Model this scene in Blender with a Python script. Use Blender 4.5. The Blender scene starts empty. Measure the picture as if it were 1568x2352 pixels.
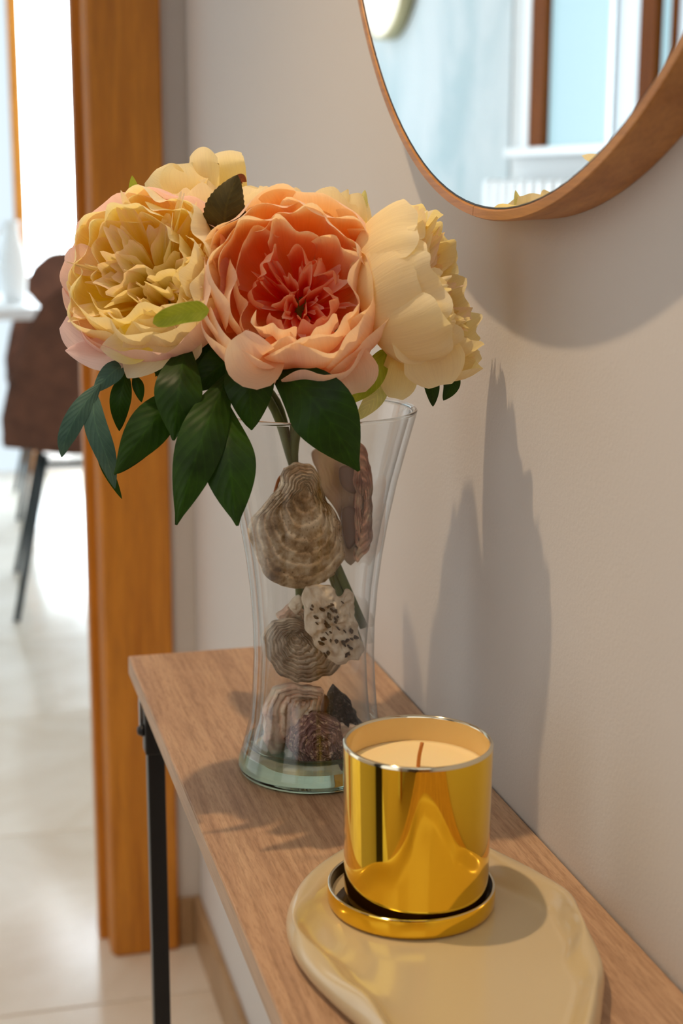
import bpy, math, random
from mathutils import Vector, Matrix, noise

C = bpy.context.scene.collection
sc = bpy.context.scene
PI = math.pi

# ------------------------------------------------------------------ camera
FPX = 3490.3
YAW, PITCH, ROLL = 0.2603, 0.2137, 0.0038
CAM = Vector((-0.3412, 0.0, 0.3907))
fw = Vector((math.sin(YAW) * math.cos(PITCH), math.cos(YAW) * math.cos(PITCH), -math.sin(PITCH)))
_r = Vector((math.cos(YAW), -math.sin(YAW), 0))
_u = _r.cross(fw)
RT = math.cos(ROLL) * _r + math.sin(ROLL) * _u
UP = -math.sin(ROLL) * _r + math.cos(ROLL) * _u
cd = bpy.data.cameras.new('camera')
cam = bpy.data.objects.new('camera', cd)
C.objects.link(cam)
cam.matrix_world = Matrix(((RT.x, UP.x, -fw.x, CAM.x), (RT.y, UP.y, -fw.y, CAM.y), (RT.z, UP.z, -fw.z, CAM.z), (0, 0, 0, 1)))
cd.sensor_fit = 'HORIZONTAL'
cd.sensor_width = 24.0
cd.lens = FPX / 1568 * 24.0
cd.clip_start = 0.02
cd.dof.use_dof = True
cd.dof.focus_distance = 0.93
cd.dof.aperture_fstop = 7.5
sc.camera = cam

# ------------------------------------------------------------------ light and exposure
w = bpy.data.worlds.new('world')
sc.world = w
w.use_nodes = True
w.node_tree.nodes['Background'].inputs[0].default_value = (0.98, 0.965, 0.93, 1)
w.node_tree.nodes['Background'].inputs[1].default_value = 0.92
sp = bpy.data.lights.new('ceiling_spot_light', 'SPOT')
sp.energy = 29.0
sp.color = (1.0, 0.72, 0.45)
sp.spot_size = math.radians(115)
sp.spot_blend = 0.6
sp.shadow_soft_size = 0.016
spo = bpy.data.objects.new('ceiling_spot_light', sp)
C.objects.link(spo)
spo.location = (-0.50, 0.91, 1.50)
spo.rotation_euler = (0, math.radians(12), 0)
sc.cycles.max_bounces = 18
sc.cycles.diffuse_bounces = 12
sc.cycles.transmission_bounces = 14
sc.cycles.transparent_max_bounces = 20
sc.view_settings.view_transform = 'Standard'
sc.view_settings.look = 'None'
sc.view_settings.gamma = 1.0
sc.view_settings.exposure = 0.52
sc.view_settings.use_curve_mapping = False


# ------------------------------------------------------------------ helpers
def lin(r, g, b):
    f = lambda c: (c / 255 / 12.92) if c / 255 <= 0.04045 else ((c / 255 + 0.055) / 1.055) ** 2.4
    return (f(r), f(g), f(b), 1)


def ray(px, py):
    return (RT * ((px - 784) / FPX) - UP * ((py - 1176) / FPX) + fw)


def at(px, py, y):
    d = ray(px, py)
    return CAM + d * (y / d.y)


def atz(px, py, z):
    d = ray(px, py)
    return CAM + d * ((z - CAM.z) / d.z)


class Mat:
    def __init__(s, name, rough=0.5, base=(0.8, 0.8, 0.8, 1), metal=0.0, spec=0.5):
        s.m = bpy.data.materials.new(name)
        s.m.use_nodes = True
        s.t = s.m.node_tree
        s.b = s.t.nodes['Principled BSDF']
        s.out = s.t.nodes['Material Output']
        s.b.inputs['Base Color'].default_value = base
        s.b.inputs['Roughness'].default_value = rough
        s.b.inputs['Metallic'].default_value = metal
        s.b.inputs['Specular IOR Level'].default_value = spec

    def n(s, typ, **kw):
        nd = s.t.nodes.new(typ)
        for k, v in kw.items():
            if k in nd.inputs:
                nd.inputs[k].default_value = v
            else:
                setattr(nd, k, v)
        return nd

    def l(s, a, b):
        s.t.links.new(a, b)

    def coord(s, scale=(1, 1, 1), kind='Object', rot=(0, 0, 0)):
        tc = s.n('ShaderNodeTexCoord')
        mp = s.n('ShaderNodeMapping')
        mp.inputs['Scale'].default_value = scale
        mp.inputs['Rotation'].default_value = rot
        s.l(tc.outputs[kind], mp.inputs['Vector'])
        return mp.outputs[0]

    def ramp(s, fac, stops):
        r = s.n('ShaderNodeValToRGB')
        e = r.color_ramp.elements
        while len(e) < len(stops):
            e.new(0.5)
        for el, (p, c) in zip(e, stops):
            el.position = p
            el.color = c
        s.l(fac, r.inputs[0])
        return r.outputs[0]

    def noise(s, vec, scale, detail=4, rough=0.55, dist=0.0):
        nz = s.n('ShaderNodeTexNoise')
        nz.inputs['Scale'].default_value = scale
        nz.inputs['Detail'].default_value = detail
        nz.inputs['Roughness'].default_value = rough
        nz.inputs['Distortion'].default_value = dist
        if vec is not None:
            s.l(vec, nz.inputs['Vector'])
        return nz.outputs[0]

    def mix(s, fac, a, b, mode='MIX'):
        mx = s.n('ShaderNodeMix', data_type='RGBA', blend_type=mode)
        for val, sock in ((fac, 0), (a, 6), (b, 7)):
            if hasattr(val, 'links'):
                s.l(val, mx.inputs[sock])
            else:
                mx.inputs[sock].default_value = val
        return mx.outputs[2]

    def bump(s, h, strength=0.3, dist=0.002):
        b = s.n('ShaderNodeBump')
        b.inputs['Strength'].default_value = strength
        b.inputs['Distance'].default_value = dist
        s.l(h, b.inputs['Height'])
        s.l(b.outputs[0], s.b.inputs['Normal'])
        return b.outputs[0]

    def color(s, sock):
        s.l(sock, s.b.inputs['Base Color'])


def mesh(name, V, F, mat, parent=None, smooth=True, uv=None, root=None):
    """one mesh object; V in world space, stored relative to the root thing"""
    o = Vector((0, 0, 0))
    p = parent
    while p is not None:
        o = o + p.location
        p = p.parent
    me = bpy.data.meshes.new(name)
    me.from_pydata([tuple(Vector(v) - o) for v in V], [], F)
    if uv:
        lay = me.uv_layers.new(name='UVMap')
        for lp in me.loops:
            lay.data[lp.index].uv = uv[lp.vertex_index]
    if smooth:
        me.polygons.foreach_set('use_smooth', [True] * len(me.polygons))
    me.materials.append(mat.m if isinstance(mat, Mat) else mat)
    ob = bpy.data.objects.new(name, me)
    C.objects.link(ob)
    if parent is not None:
        ob.parent = parent
    return ob


def thing(name, label, cat, loc=(0, 0, 0), group=None):
    o = bpy.data.objects.new(name, None)
    o.empty_display_size = 0.05
    C.objects.link(o)
    o.location = loc
    o['label'] = label
    o['category'] = cat
    if group:
        o['group'] = group
    return o


def tag(o, label, cat, group=None):
    o['label'] = label
    o['category'] = cat
    if group:
        o['group'] = group
    return o


def struct(o, label=None):
    o['kind'] = 'structure'
    if label:
        o['label'] = label
    return o


def box_vf(x0, x1, y0, y1, z0, z1):
    V = [(x, y, z) for x in (x0, x1) for y in (y0, y1) for z in (z0, z1)]
    F = [(0, 1, 3, 2), (4, 6, 7, 5), (0, 4, 5, 1), (2, 3, 7, 6), (0, 2, 6, 4), (1, 5, 7, 3)]
    return V, F


def box(name, x0, x1, y0, y1, z0, z1, mat, parent=None, bev=0.0, seg=2):
    V, F = box_vf(x0, x1, y0, y1, z0, z1)
    ob = mesh(name, V, F, mat, parent, smooth=bev > 0)
    if bev > 0:
        m = ob.modifiers.new('bevel', 'BEVEL')
        m.width = bev
        m.segments = seg
        m.limit_method = 'ANGLE'
        ob.modifiers.new('wn', 'WEIGHTED_NORMAL').keep_sharp = True
    return ob


def boxes(name, L, mat, parent=None):
    V, F = [], []
    for b in L:
        v, f = box_vf(*b)
        k = len(V)
        V += v
        F += [tuple(i + k for i in q) for q in f]
    return mesh(name, V, F, mat, parent, smooth=False)


def lathe(name, prof, c, mat, parent=None, n=96, closed=False, axis='z'):
    V, F = [], []
    for r, z in prof:
        for i in range(n):
            a = 2 * PI * i / n
            if axis == 'z':
                V.append((c[0] + r * math.cos(a), c[1] + r * math.sin(a), c[2] + z))
            else:
                V.append((c[0] + z, c[1] + r * math.cos(a), c[2] + r * math.sin(a)))
    m = len(prof)
    for k in range(m if closed else m - 1):
        k2 = (k + 1) % m
        for i in range(n):
            j = (i + 1) % n
            F.append((k * n + i, k * n + j, k2 * n + j, k2 * n + i))
    ob = mesh(name, V, F, mat, parent)
    return ob


def crom(P, t):
    """Catmull-Rom through points P, t in 0..1"""
    n = len(P) - 1
    if n == 1:
        return P[0].lerp(P[1], t)
    x = min(max(t, 0), 0.99999) * n
    i = int(x)
    f = x - i
    p1, p2 = P[i], P[i + 1]
    p0 = P[i - 1] if i > 0 else p1 * 2 - p2
    p3 = P[i + 2] if i + 2 <= n else p2 * 2 - p1
    return 0.5 * ((2 * p1) + (p2 - p0) * f + (2 * p0 - 5 * p1 + 4 * p2 - p3) * f * f + (3 * p1 - p0 - 3 * p2 + p3) * f ** 3)


def tube(name, pts, rad, mat, parent=None, n=10, steps=24):
    P = [Vector(p) for p in pts]
    V, F = [], []
    rr = rad if callable(rad) else (lambda t: rad)
    prev = None
    for k in range(steps + 1):
        t = k / steps
        c = crom(P, t)
        tg = (crom(P, min(1, t + 0.01)) - crom(P, max(0, t - 0.01))).normalized()
        a = prev if prev is not None else (Vector((1, 0, 0)) if abs(tg.x) < 0.8 else Vector((0, 1, 0)))
        a = (a - tg * a.dot(tg)).normalized()
        prev = a
        b = tg.cross(a)
        for i in range(n):
            q = 2 * PI * i / n
            V.append(c + (a * math.cos(q) + b * math.sin(q)) * rr(t))
    for k in range(steps):
        for i in range(n):
            j = (i + 1) % n
            F.append((k * n + i, k * n + j, (k + 1) * n + j, (k + 1) * n + i))
    V.append(crom(P, 0)); V.append(crom(P, 1))
    for i in range(n):
        j = (i + 1) % n
        F.append((len(V) - 2, j, i))
        F.append((len(V) - 1, steps * n + i, steps * n + j))
    return mesh(name, V, F, mat, parent)


# ------------------------------------------------------------------ materials
def wood_mat(name, dark, light, scale, axis, rough=0.45, fine=1.0, bump=0.15):
    m = Mat(name, rough)
    s = {'x': (scale * 0.06, scale, scale), 'y': (scale, scale * 0.06, scale), 'z': (scale, scale, scale * 0.06)}[axis]
    v = m.coord(s)
    n1 = m.noise(v, 1.0, 6, 0.6, 0.6)
    n2 = m.noise(v, 5.0 * fine, 3, 0.6, 0.2)
    c1 = m.ramp(n1, [(0.3, dark), (0.7, light)])
    c2 = m.ramp(n2, [(0.32, (0.72, 0.7, 0.68, 1)), (0.6, (1, 1, 1, 1))])
    m.color(m.mix(0.75, c1, c2, 'MULTIPLY'))
    m.bump(n2, bump, 0.0006)
    return m


M_wall = Mat('wall_plaster', 0.85, (0.64, 0.622, 0.605, 1), spec=0.2)
_v = M_wall.coord((1, 1, 1))
_n = M_wall.noise(_v, 330, 3, 0.6)
M_wall.bump(_n, 0.25, 0.001)
M_wallfar = Mat('dining_wall_plaster', 0.85, (0.72, 0.74, 0.75, 1), spec=0.2)
M_marble = Mat('marbled_stucco', 0.6, spec=0.3)
_v = M_marble.coord((1, 1, 0.55))
_n = M_marble.noise(_v, 3.2, 6, 0.62, 1.0)
M_marble.color(M_marble.ramp(_n, [(0.36, (0.38, 0.48, 0.51, 1)), (0.58, (0.55, 0.60, 0.62, 1))]))
M_ceil = Mat('ceiling_paint', 0.9, (0.85, 0.84, 0.82, 1))
M_oak = wood_mat('orange_oak', lin(182, 112, 24), lin(212, 140, 42), 60, 'z', 0.4)
M_oakx = wood_mat('orange_oak_head', lin(172, 104, 22), lin(204, 132, 40), 60, 'x', 0.4)
M_backlit_oak = wood_mat('backlit_window_oak', lin(104, 52, 6), lin(134, 72, 12), 60, 'z', 0.75)  # backlit darkness of the window frame is put into this brown
M_backlit_oak.b.inputs['Specular IOR Level'].default_value = 0.1
M_brass = Mat('pale_brass', 0.45, (0.50, 0.43, 0.26, 1), metal=1.0)
M_base = Mat('tan_baseboard_tile', 0.35)
_n = M_base.noise(M_base.coord(), 9, 4)
M_base.color(M_base.ramp(_n, [(0.3, lin(150, 120, 86)), (0.7, lin(178, 148, 112))]))
M_tile = Mat('cream_floor_tile', 0.16, spec=0.7)
_oi = M_tile.n('ShaderNodeObjectInfo')
_n = M_tile.noise(M_tile.coord(), 3.2, 5, 0.6, 0.7)
_c = M_tile.ramp(_n, [(0.3, lin(214, 201, 182)), (0.7, lin(234, 227, 216))])
_r2 = M_tile.ramp(_oi.outputs['Random'], [(0, (0.93, 0.93, 0.93, 1)), (1, (1, 1, 1, 1))])
M_tile.color(M_tile.mix(1.0, _c, _r2, 'MULTIPLY'))
M_grout = Mat('grout', 0.9, lin(176, 152, 122))
M_black = Mat('black_powder_coat', 0.35, (0.006, 0.006, 0.007, 1))
M_steel = Mat('brushed_steel', 0.4, (0.45, 0.45, 0.45, 1), metal=1.0)

# console top: grey-brown oak laminate with grain along the length and short cross marks
M_top = Mat('oak_laminate', 0.42)
_v = M_top.coord((70, 3.0, 70))
_n1 = M_top.noise(_v, 1.0, 5, 0.55, 0.8)
_v2 = M_top.coord((380, 20, 380))
_n2 = M_top.noise(_v2, 1.0, 4, 0.65, 0.3)
_v3 = M_top.coord((900, 110, 900))
_n3 = M_top.noise(_v3, 1.0, 2, 0.5)
_c = M_top.ramp(_n1, [(0.25, lin(160, 124, 95)), (0.5, lin(190, 153, 120)), (0.75, lin(206, 171, 136))])
_c2 = M_top.ramp(_n2, [(0.34, (0.70, 0.66, 0.62, 1)), (0.56, (1, 1, 1, 1))])
_c3 = M_top.ramp(_n3, [(0.36, (0.80, 0.77, 0.74, 1)), (0.5, (1, 1, 1, 1))])
M_top.color(M_top.mix(0.8, M_top.mix(0.8, _c, _c2, 'MULTIPLY'), _c3, 'MULTIPLY'))
M_top.bump(_n2, 0.35, 0.0006)
M_edge = wood_mat('oak_edge_band', lin(178, 150, 124), lin(202, 174, 146), 90, 'y', 0.5, 1.0, 0.05)

M_frame = wood_mat('light_oak_mirror_frame', lin(166, 108, 48), lin(198, 142, 78), 45, 'y', 0.42, 2.0, 0.2)
M_mirror = Mat('mirror_silver', 0.0, (0.93, 0.96, 0.97, 1), metal=1.0)
M_gold = Mat('gold_metallised', 0.055, (0.93, 0.60, 0.045, 1), metal=1.0)
M_goldin = Mat('gold_inner_glass', 0.25, lin(222, 186, 116))
M_goldin.b.inputs['Coat Weight'].default_value = 0.6
M_goldin.b.inputs['Coat Roughness'].default_value = 0.05
M_lip = Mat('silvered_glass_lip', 0.1, (0.78, 0.72, 0.55, 1), metal=1.0)
M_wax = Mat('candle_wax', 0.45, lin(248, 226, 172))
M_wax.b.inputs['Subsurface Weight'].default_value = 0.3
M_wax.b.inputs['Subsurface Radius'].default_value = (0.01, 0.006, 0.003)
M_wick = Mat('wick', 0.8, lin(196, 124, 52))
M_lidin = Mat('lid_inside', 0.22, (0.05, 0.032, 0.012, 1))  # dark reflections inside the gold lid, put into the colour
M_ceramic = Mat('cream_glazed_ceramic', 0.22, lin(204, 186, 148))
M_ceramic.b.inputs['Coat Weight'].default_value = 0.5
M_ceramic.b.inputs['Coat Roughness'].default_value = 0.08


def thin_glass(name, tint, edge):
    """clear thin wall: fresnel reflection over a slightly tinted see-through sheet"""
    m = Mat(name)
    m.t.nodes.remove(m.b)
    lw = m.n('ShaderNodeLayerWeight')
    lw.inputs[0].default_value = 0.5
    tr = m.n('ShaderNodeBsdfTransparent')
    m.l(m.ramp(lw.outputs['Facing'], [(0.0, tint), (0.72, tint), (1.0, edge)]), tr.inputs[0])
    gl = m.n('ShaderNodeBsdfGlossy')
    gl.inputs['Roughness'].default_value = 0.01
    pw = m.n('ShaderNodeMath', operation='POWER')
    m.l(lw.outputs['Facing'], pw.inputs[0])
    pw.inputs[1].default_value = 2.8
    fr = m.n('ShaderNodeMath', operation='MULTIPLY_ADD')
    m.l(pw.outputs[0], fr.inputs[0])
    fr.inputs[1].default_value = 0.85
    fr.inputs[2].default_value = 0.042
    mx = m.n('ShaderNodeMixShader')
    m.l(fr.outputs[0], mx.inputs[0])
    m.l(tr.outputs[0], mx.inputs[1])
    m.l(gl.outputs[0], mx.inputs[2])
    m.l(mx.outputs[0], m.out.inputs['Surface'])
    return m


M_glass = thin_glass('vase_glass', (0.97, 0.975, 0.975, 1), (0.42, 0.47, 0.47, 1))
M_base_glass = Mat('thick_green_glass', 0.0, (0.52, 0.80, 0.71, 1))
M_base_glass.b.inputs['Transmission Weight'].default_value = 1.0
M_base_glass.b.inputs['IOR'].default_value = 1.5


M_rim_glass = Mat('clear_rim_glass', 0.0, (0.93, 0.96, 0.96, 1))
M_rim_glass.b.inputs['Transmission Weight'].default_value = 1.0
M_rim_glass.b.inputs['IOR'].default_value = 1.5


def petal_mat(name, stops_in, stops_out, trans=0.52, tcol=(1, 0.8, 0.5, 1)):
    m = Mat(name)
    m.t.nodes.remove(m.b)
    tc = m.n('ShaderNodeTexCoord')
    sx = m.n('ShaderNodeSeparateXYZ')
    m.l(tc.outputs['UV'], sx.inputs[0])
    nz = m.noise(tc.outputs['UV'], 3.5, 4, 0.6)
    ad = m.n('ShaderNodeMath', operation='MULTIPLY_ADD')
    m.l(nz, ad.inputs[0])
    ad.inputs[1].default_value = 0.22
    m.l(sx.outputs[1], ad.inputs[2])
    sb = m.n('ShaderNodeMath', operation='SUBTRACT')
    m.l(ad.outputs[0], sb.inputs[0])
    sb.inputs[1].default_value = 0.11
    ci = m.ramp(sb.outputs[0], stops_in)
    co = m.ramp(sb.outputs[0], stops_out)
    ge = m.n('ShaderNodeNewGeometry')
    col = m.mix(ge.outputs['Backfacing'], ci, co)
    # fine veins along the petal
    mp = m.n('ShaderNodeMapping')
    mp.inputs['Scale'].default_value = (38, 2.0, 1)
    m.l(tc.outputs['UV'], mp.inputs[0])
    vn = m.noise(mp.outputs[0], 1.0, 3, 0.6)
    col = m.mix(0.35, col, m.ramp(vn, [(0.3, (0.86, 0.84, 0.82, 1)), (0.65, (1, 1, 1, 1))]), 'MULTIPLY')
    bp = m.n('ShaderNodeBump')
    bp.inputs['Strength'].default_value = 0.25
    bp.inputs['Distance'].default_value = 0.0012
    m.l(vn, bp.inputs['Height'])
    df = m.n('ShaderNodeBsdfDiffuse')
    tl = m.n('ShaderNodeBsdfTranslucent')
    m.l(col, df.inputs[0])
    m.l(m.mix(1.0, col, tcol, 'MULTIPLY'), tl.inputs[0])
    for s in (df, tl):
        m.l(bp.outputs[0], s.inputs['Normal'])
    mx = m.n('ShaderNodeMixShader')
    mx.inputs[0].default_value = trans
    m.l(df.outputs[0], mx.inputs[1])
    m.l(tl.outputs[0], mx.inputs[2])
    m.l(mx.outputs[0], m.out.inputs['Surface'])
    return m


T_P, T_Y = (1.0, 0.90, 0.60, 1), (1.0, 0.955, 0.60, 1)
M_peach = petal_mat('peach_petal',
                    [(0.0, lin(255, 144, 40)), (0.35, lin(255, 192, 104)), (0.66, lin(255, 218, 176)), (0.86, lin(255, 242, 228))],
                    [(0.0, lin(255, 166, 104)), (0.4, lin(255, 210, 172)), (0.86, lin(255, 240, 228))], tcol=T_P)
M_peachin = petal_mat('peach_inner_petal',
                      [(0.0, lin(255, 84, 44)), (0.4, lin(255, 138, 88)), (0.75, lin(255, 194, 162)), (0.95, lin(255, 230, 214))],
                      [(0.0, lin(255, 98, 52)), (0.5, lin(255, 156, 112)), (0.95, lin(255, 220, 202))], tcol=T_P)
M_yellow = petal_mat('yellow_petal',
                     [(0.0, lin(255, 232, 72)), (0.4, lin(255, 246, 132)), (0.75, lin(255, 250, 206)), (0.95, lin(255, 250, 232))],
                     [(0.0, lin(255, 232, 150)), (0.45, lin(255, 246, 202)), (0.95, lin(255, 250, 234))], tcol=T_Y)
M_yellowin = petal_mat('yellow_inner_petal',
                       [(0.0, lin(255, 232, 76)), (0.5, lin(255, 246, 146)), (0.8, lin(255, 248, 208)), (0.95, lin(255, 240, 226))],
                       [(0.0, lin(255, 236, 98)), (0.5, lin(255, 248, 170)), (0.95, lin(255, 248, 222))], tcol=T_Y)
M_blush = petal_mat('blush_petal',
                    [(0.0, lin(255, 238, 190)), (0.4, lin(255, 234, 222)), (1.0, lin(252, 226, 224))],
                    [(0.0, lin(255, 238, 194)), (0.4, lin(253, 232, 224)), (1.0, lin(252, 228, 228))], tcol=(1, 0.93, 0.86, 1))
M_cream = petal_mat('cream_petal',
                    [(0.0, lin(255, 214, 118)), (0.4, lin(255, 238, 176)), (1.0, lin(255, 249, 220))],
                    [(0.0, lin(255, 226, 144)), (0.4, lin(255, 242, 196)), (1.0, lin(255, 248, 222))], tcol=T_Y)


def leaf_mat(name, c0, c1, rough=0.46, trans=0.2, rib=(1.35, 1.35, 1.2)):
    m = Mat(name, rough, spec=0.25)
    tc = m.n('ShaderNodeTexCoord')
    sx = m.n('ShaderNodeSeparateXYZ')
    m.l(tc.outputs['UV'], sx.inputs[0])
    base = m.ramp(m.noise(tc.outputs['Object'], 45, 4, 0.6), [(0.3, c0), (0.7, c1)])
    # midrib and side veins
    ab = m.n('ShaderNodeMath', operation='SUBTRACT')
    m.l(sx.outputs[0], ab.inputs[0])
    ab.inputs[1].default_value = 0.5
    aa = m.n('ShaderNodeMath', operation='ABSOLUTE')
    m.l(ab.outputs[0], aa.inputs[0])
    ma = m.n('ShaderNodeMath', operation='MULTIPLY_ADD')
    m.l(aa.outputs[0], ma.inputs[0])
    ma.inputs[1].default_value = -0.5
    m.l(sx.outputs[1], ma.inputs[2])
    wv = m.n('ShaderNodeMath', operation='MULTIPLY')
    m.l(ma.outputs[0], wv.inputs[0])
    wv.inputs[1].default_value = 60.0
    sn = m.n('ShaderNodeMath', operation='SINE')
    m.l(wv.outputs[0], sn.inputs[0])
    vein = m.ramp(sn.outputs[0], [(0.90, (1, 1, 1, 1)), (1.0, (1.25, 1.25, 1.15, 1))])
    rb = m.ramp(aa.outputs[0], [(0.0, (*rib, 1)), (0.045, (1, 1, 1, 1))])
    col = m.mix(1.0, m.mix(1.0, base, vein, 'MULTIPLY'), rb, 'MULTIPLY')
    m.color(col)
    m.bump(sn.outputs[0], 0.12, 0.0006)
    tl = m.n('ShaderNodeBsdfTranslucent')
    m.l(col, tl.inputs[0])
    mx = m.n('ShaderNodeMixShader')
    mx.inputs[0].default_value = trans
    m.l(m.b.outputs[0], mx.inputs[1])
    m.l(tl.outputs[0], mx.inputs[2])
    m.l(mx.outputs[0], m.out.inputs['Surface'])
    return m


M_leaf = leaf_mat('dark_green_leaf', lin(26, 50, 7), lin(44, 78, 12))
M_leafblue = leaf_mat('bluish_leaf', lin(60, 92, 82), lin(84, 116, 100), 0.5)
M_leafbrown = leaf_mat('olive_brown_leaf', lin(62, 54, 20), lin(86, 76, 34), 0.55)
M_leaftip = leaf_mat('red_brown_leaf_tip', lin(120, 58, 24), lin(150, 80, 36), 0.5)
M_sepal = leaf_mat('bright_green_sepal', lin(140, 160, 30), lin(186, 196, 70), 0.5, 0.35, (1.05, 1.05, 1.0))
M_sepalpale = leaf_mat('pale_green_sepal', lin(190, 196, 110), lin(226, 220, 150), 0.5, 0.35, (1.0, 1.0, 1.0))
M_stem = Mat('green_stem', 0.5)
M_stem.color(M_stem.ramp(M_stem.noise(M_stem.coord((1, 1, 0.2)), 120, 3), [(0.3, lin(58, 74, 30)), (0.7, lin(96, 112, 50))]))
M_tie = Mat('orange_tie', 0.6, lin(190, 112, 48))


def shell_mat(name, stops, rings=26, pit=True, rough=0.7, speck=None):
    m = Mat(name, rough, spec=0.25)
    tc = m.n('ShaderNodeTexCoord')
    sx = m.n('ShaderNodeSeparateXYZ')
    m.l(tc.outputs['UV'], sx.inputs[0])
    o = m.noise(tc.outputs['Object'], 70, 5, 0.62)
    f = m.noise(tc.outputs['Object'], 420, 4, 0.65)
    ad = m.n('ShaderNodeMath', operation='MULTIPLY_ADD')
    m.l(o, ad.inputs[0])
    ad.inputs[1].default_value = 0.13
    m.l(sx.outputs[1], ad.inputs[2])
    mu = m.n('ShaderNodeMath', operation='MULTIPLY')
    m.l(ad.outputs[0], mu.inputs[0])
    mu.inputs[1].default_value = rings * 2.0
    sn = m.n('ShaderNodeMath', operation='SINE')
    m.l(mu.outputs[0], sn.inputs[0])
    base = m.ramp(o, stops)
    band = m.ramp(sn.outputs[0], [(0.0, (0.72, 0.68, 0.62, 1)), (0.7, (0.95, 0.94, 0.92, 1)), (0.97, (1.22, 1.2, 1.18, 1))])
    col = m.mix(0.8, base, band, 'MULTIPLY')
    if pit:
        vo = m.n('ShaderNodeTexVoronoi')
        vo.inputs['Scale'].default_value = 330
        m.l(tc.outputs['Object'], vo.inputs['Vector'])
        big = m.noise(tc.outputs['Object'], 55, 3)
        pm = m.ramp(vo.outputs['Distance'], [(0.12, (0.28, 0.22, 0.16, 1)), (0.3, (1, 1, 1, 1))])
        col = m.mix(m.ramp(big, [(0.45, (0, 0, 0, 1)), (0.6, (0.85, 0.85, 0.85, 1))]), col, m.mix(1.0, col, pm, 'MULTIPLY'))
    if speck:
        col = m.mix(m.ramp(f, [(0.56, (0, 0, 0, 1)), (0.64, (1, 1, 1, 1))]), col, speck)
    m.color(col)
    hh = m.mix(0.5, sn.outputs[0], f)
    m.bump(hh, 0.8, 0.0016)
    return m


M_sh_oyster = shell_mat('oyster_grey_brown', [(0.33, lin(134, 104, 65)), (0.46, lin(204, 178, 141)), (0.62, lin(250, 239, 215))], 24)
M_sh_grey = shell_mat('oyster_grey', [(0.3, lin(167, 143, 120)), (0.5, lin(204, 190, 171)), (0.7, lin(234, 220, 199))], 30)
M_sh_pink = shell_mat('shell_pinkish', [(0.3, lin(227, 183, 162)), (0.55, lin(250, 227, 204)), (0.7, lin(250, 250, 234))], 10, False)
M_sh_edge = shell_mat('shell_rim_rose', [(0.3, lin(188, 134, 116)), (0.5, lin(248, 199, 169)), (0.7, lin(250, 239, 206))], 16)
M_sh_purple = shell_mat('shell_purple', [(0.3, lin(120, 90, 88)), (0.5, lin(164, 127, 123)), (0.7, lin(208, 164, 148))], 40, False, 0.8, lin(250, 218, 188))
M_sh_dark = shell_mat('shell_dark', [(0.3, lin(26, 22, 22)), (0.6, lin(52, 44, 42)), (0.75, lin(84, 72, 66))], 20, False, 0.8, lin(120, 108, 100))
M_sh_brown = Mat('shell_inner_brown', 0.45, lin(96, 52, 26))
M_coral = Mat('bleached_coral', 0.85, spec=0.2)
_tc = M_coral.coord()
M_coral.color(M_coral.ramp(M_coral.noise(_tc, 120, 4), [(0.3, lin(222, 206, 182)), (0.65, lin(246, 236, 218))]))
M_coral.bump(M_coral.noise(_tc, 300, 4), 0.5, 0.001)
M_pit = Mat('coral_pit', 0.9, lin(84, 66, 48))
M_nacre = Mat('nacre', 0.25)
M_nacre.color(M_nacre.ramp(M_nacre.noise(M_nacre.coord((1, 1, 0.5)), 40, 3), [(0.3, lin(190, 166, 144)), (0.7, lin(222, 204, 184))]))
M_scar = Mat('muscle_scar', 0.35, lin(128, 102, 92))

# ------------------------------------------------------------------ room shell
ZF, ZC = -0.735, 1.85
YE = 2.10          # end wall of the hall, with the doorway
XL = -1.20         # left wall of the dining room
YF = 6.05          # far wall of the dining room
struct(box('wall_right', 0.0, 0.12, -1.9, YE + 0.12, ZF, ZC, M_wall))
struct(boxes('wall_left', [(-1.42, -1.30, 0.34, 1.30, ZF, ZC), (-1.42, -1.30, -1.6, -0.52, ZF, ZC)], M_wall))
struct(box('trim_1', -1.31, -1.285, -0.62, -0.52, ZF, 1.30, M_oak, bev=0.003), 'oak casing beside the opening in the left wall')
struct(box('ceiling', -3.2, 2.0, -0.45, YF + 0.1, ZC, ZC + 0.1, M_ceil))
DX0, DX1, DZ = -1.02, -0.112, 1.30
w_end = struct(boxes('wall_end', [(DX1, 0.0, YE, YE + 0.12, ZF, ZC), (-1.42, DX0, YE, YE + 0.12, ZF, ZC), (DX0, DX1, YE, YE + 0.12, DZ, ZC), (0.12, 2.0, YE, YE + 0.12, ZF, ZC)], M_wall))
# oak door frame of the doorway
d1 = struct(box('door_1', DX1 - 0.024, DX1, YE - 0.012, YE + 0.13, ZF, DZ, M_oak, bev=0.003), 'orange oak frame of the doorway to the dining room')
box('casing', DX1 - 0.022, DX1 + 0.0765, YE - 0.022, YE - 0.001, ZF, DZ + 0.09, M_oak, d1, bev=0.006, seg=3)
box('stop_strip', DX1 - 0.036, DX1 - 0.023, YE + 0.04, YE + 0.075, ZF, DZ, M_oak, d1, bev=0.002)
box('jamb', DX0, DX0 + 0.024, YE - 0.012, YE + 0.13, ZF, DZ, M_oak, d1, bev=0.003)
box('casing', DX0 - 0.0765, DX0 + 0.022, YE - 0.022, YE - 0.001, ZF, DZ + 0.09, M_oak, d1, bev=0.006)
box('head', DX0 + 0.024, DX1 - 0.024, YE - 0.012, YE + 0.13, DZ - 0.03, DZ, M_oakx, d1, bev=0.003)
box('head_casing', DX0 + 0.023, DX1 - 0.023, YE - 0.022, YE - 0.001, DZ - 0.03, DZ + 0.09, M_oakx, d1, bev=0.006)
struct(box('baseboard_right', -0.011, -0.0002, -1.6, YE, ZF, ZF + 0.075, M_base, bev=0.0015))
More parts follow.
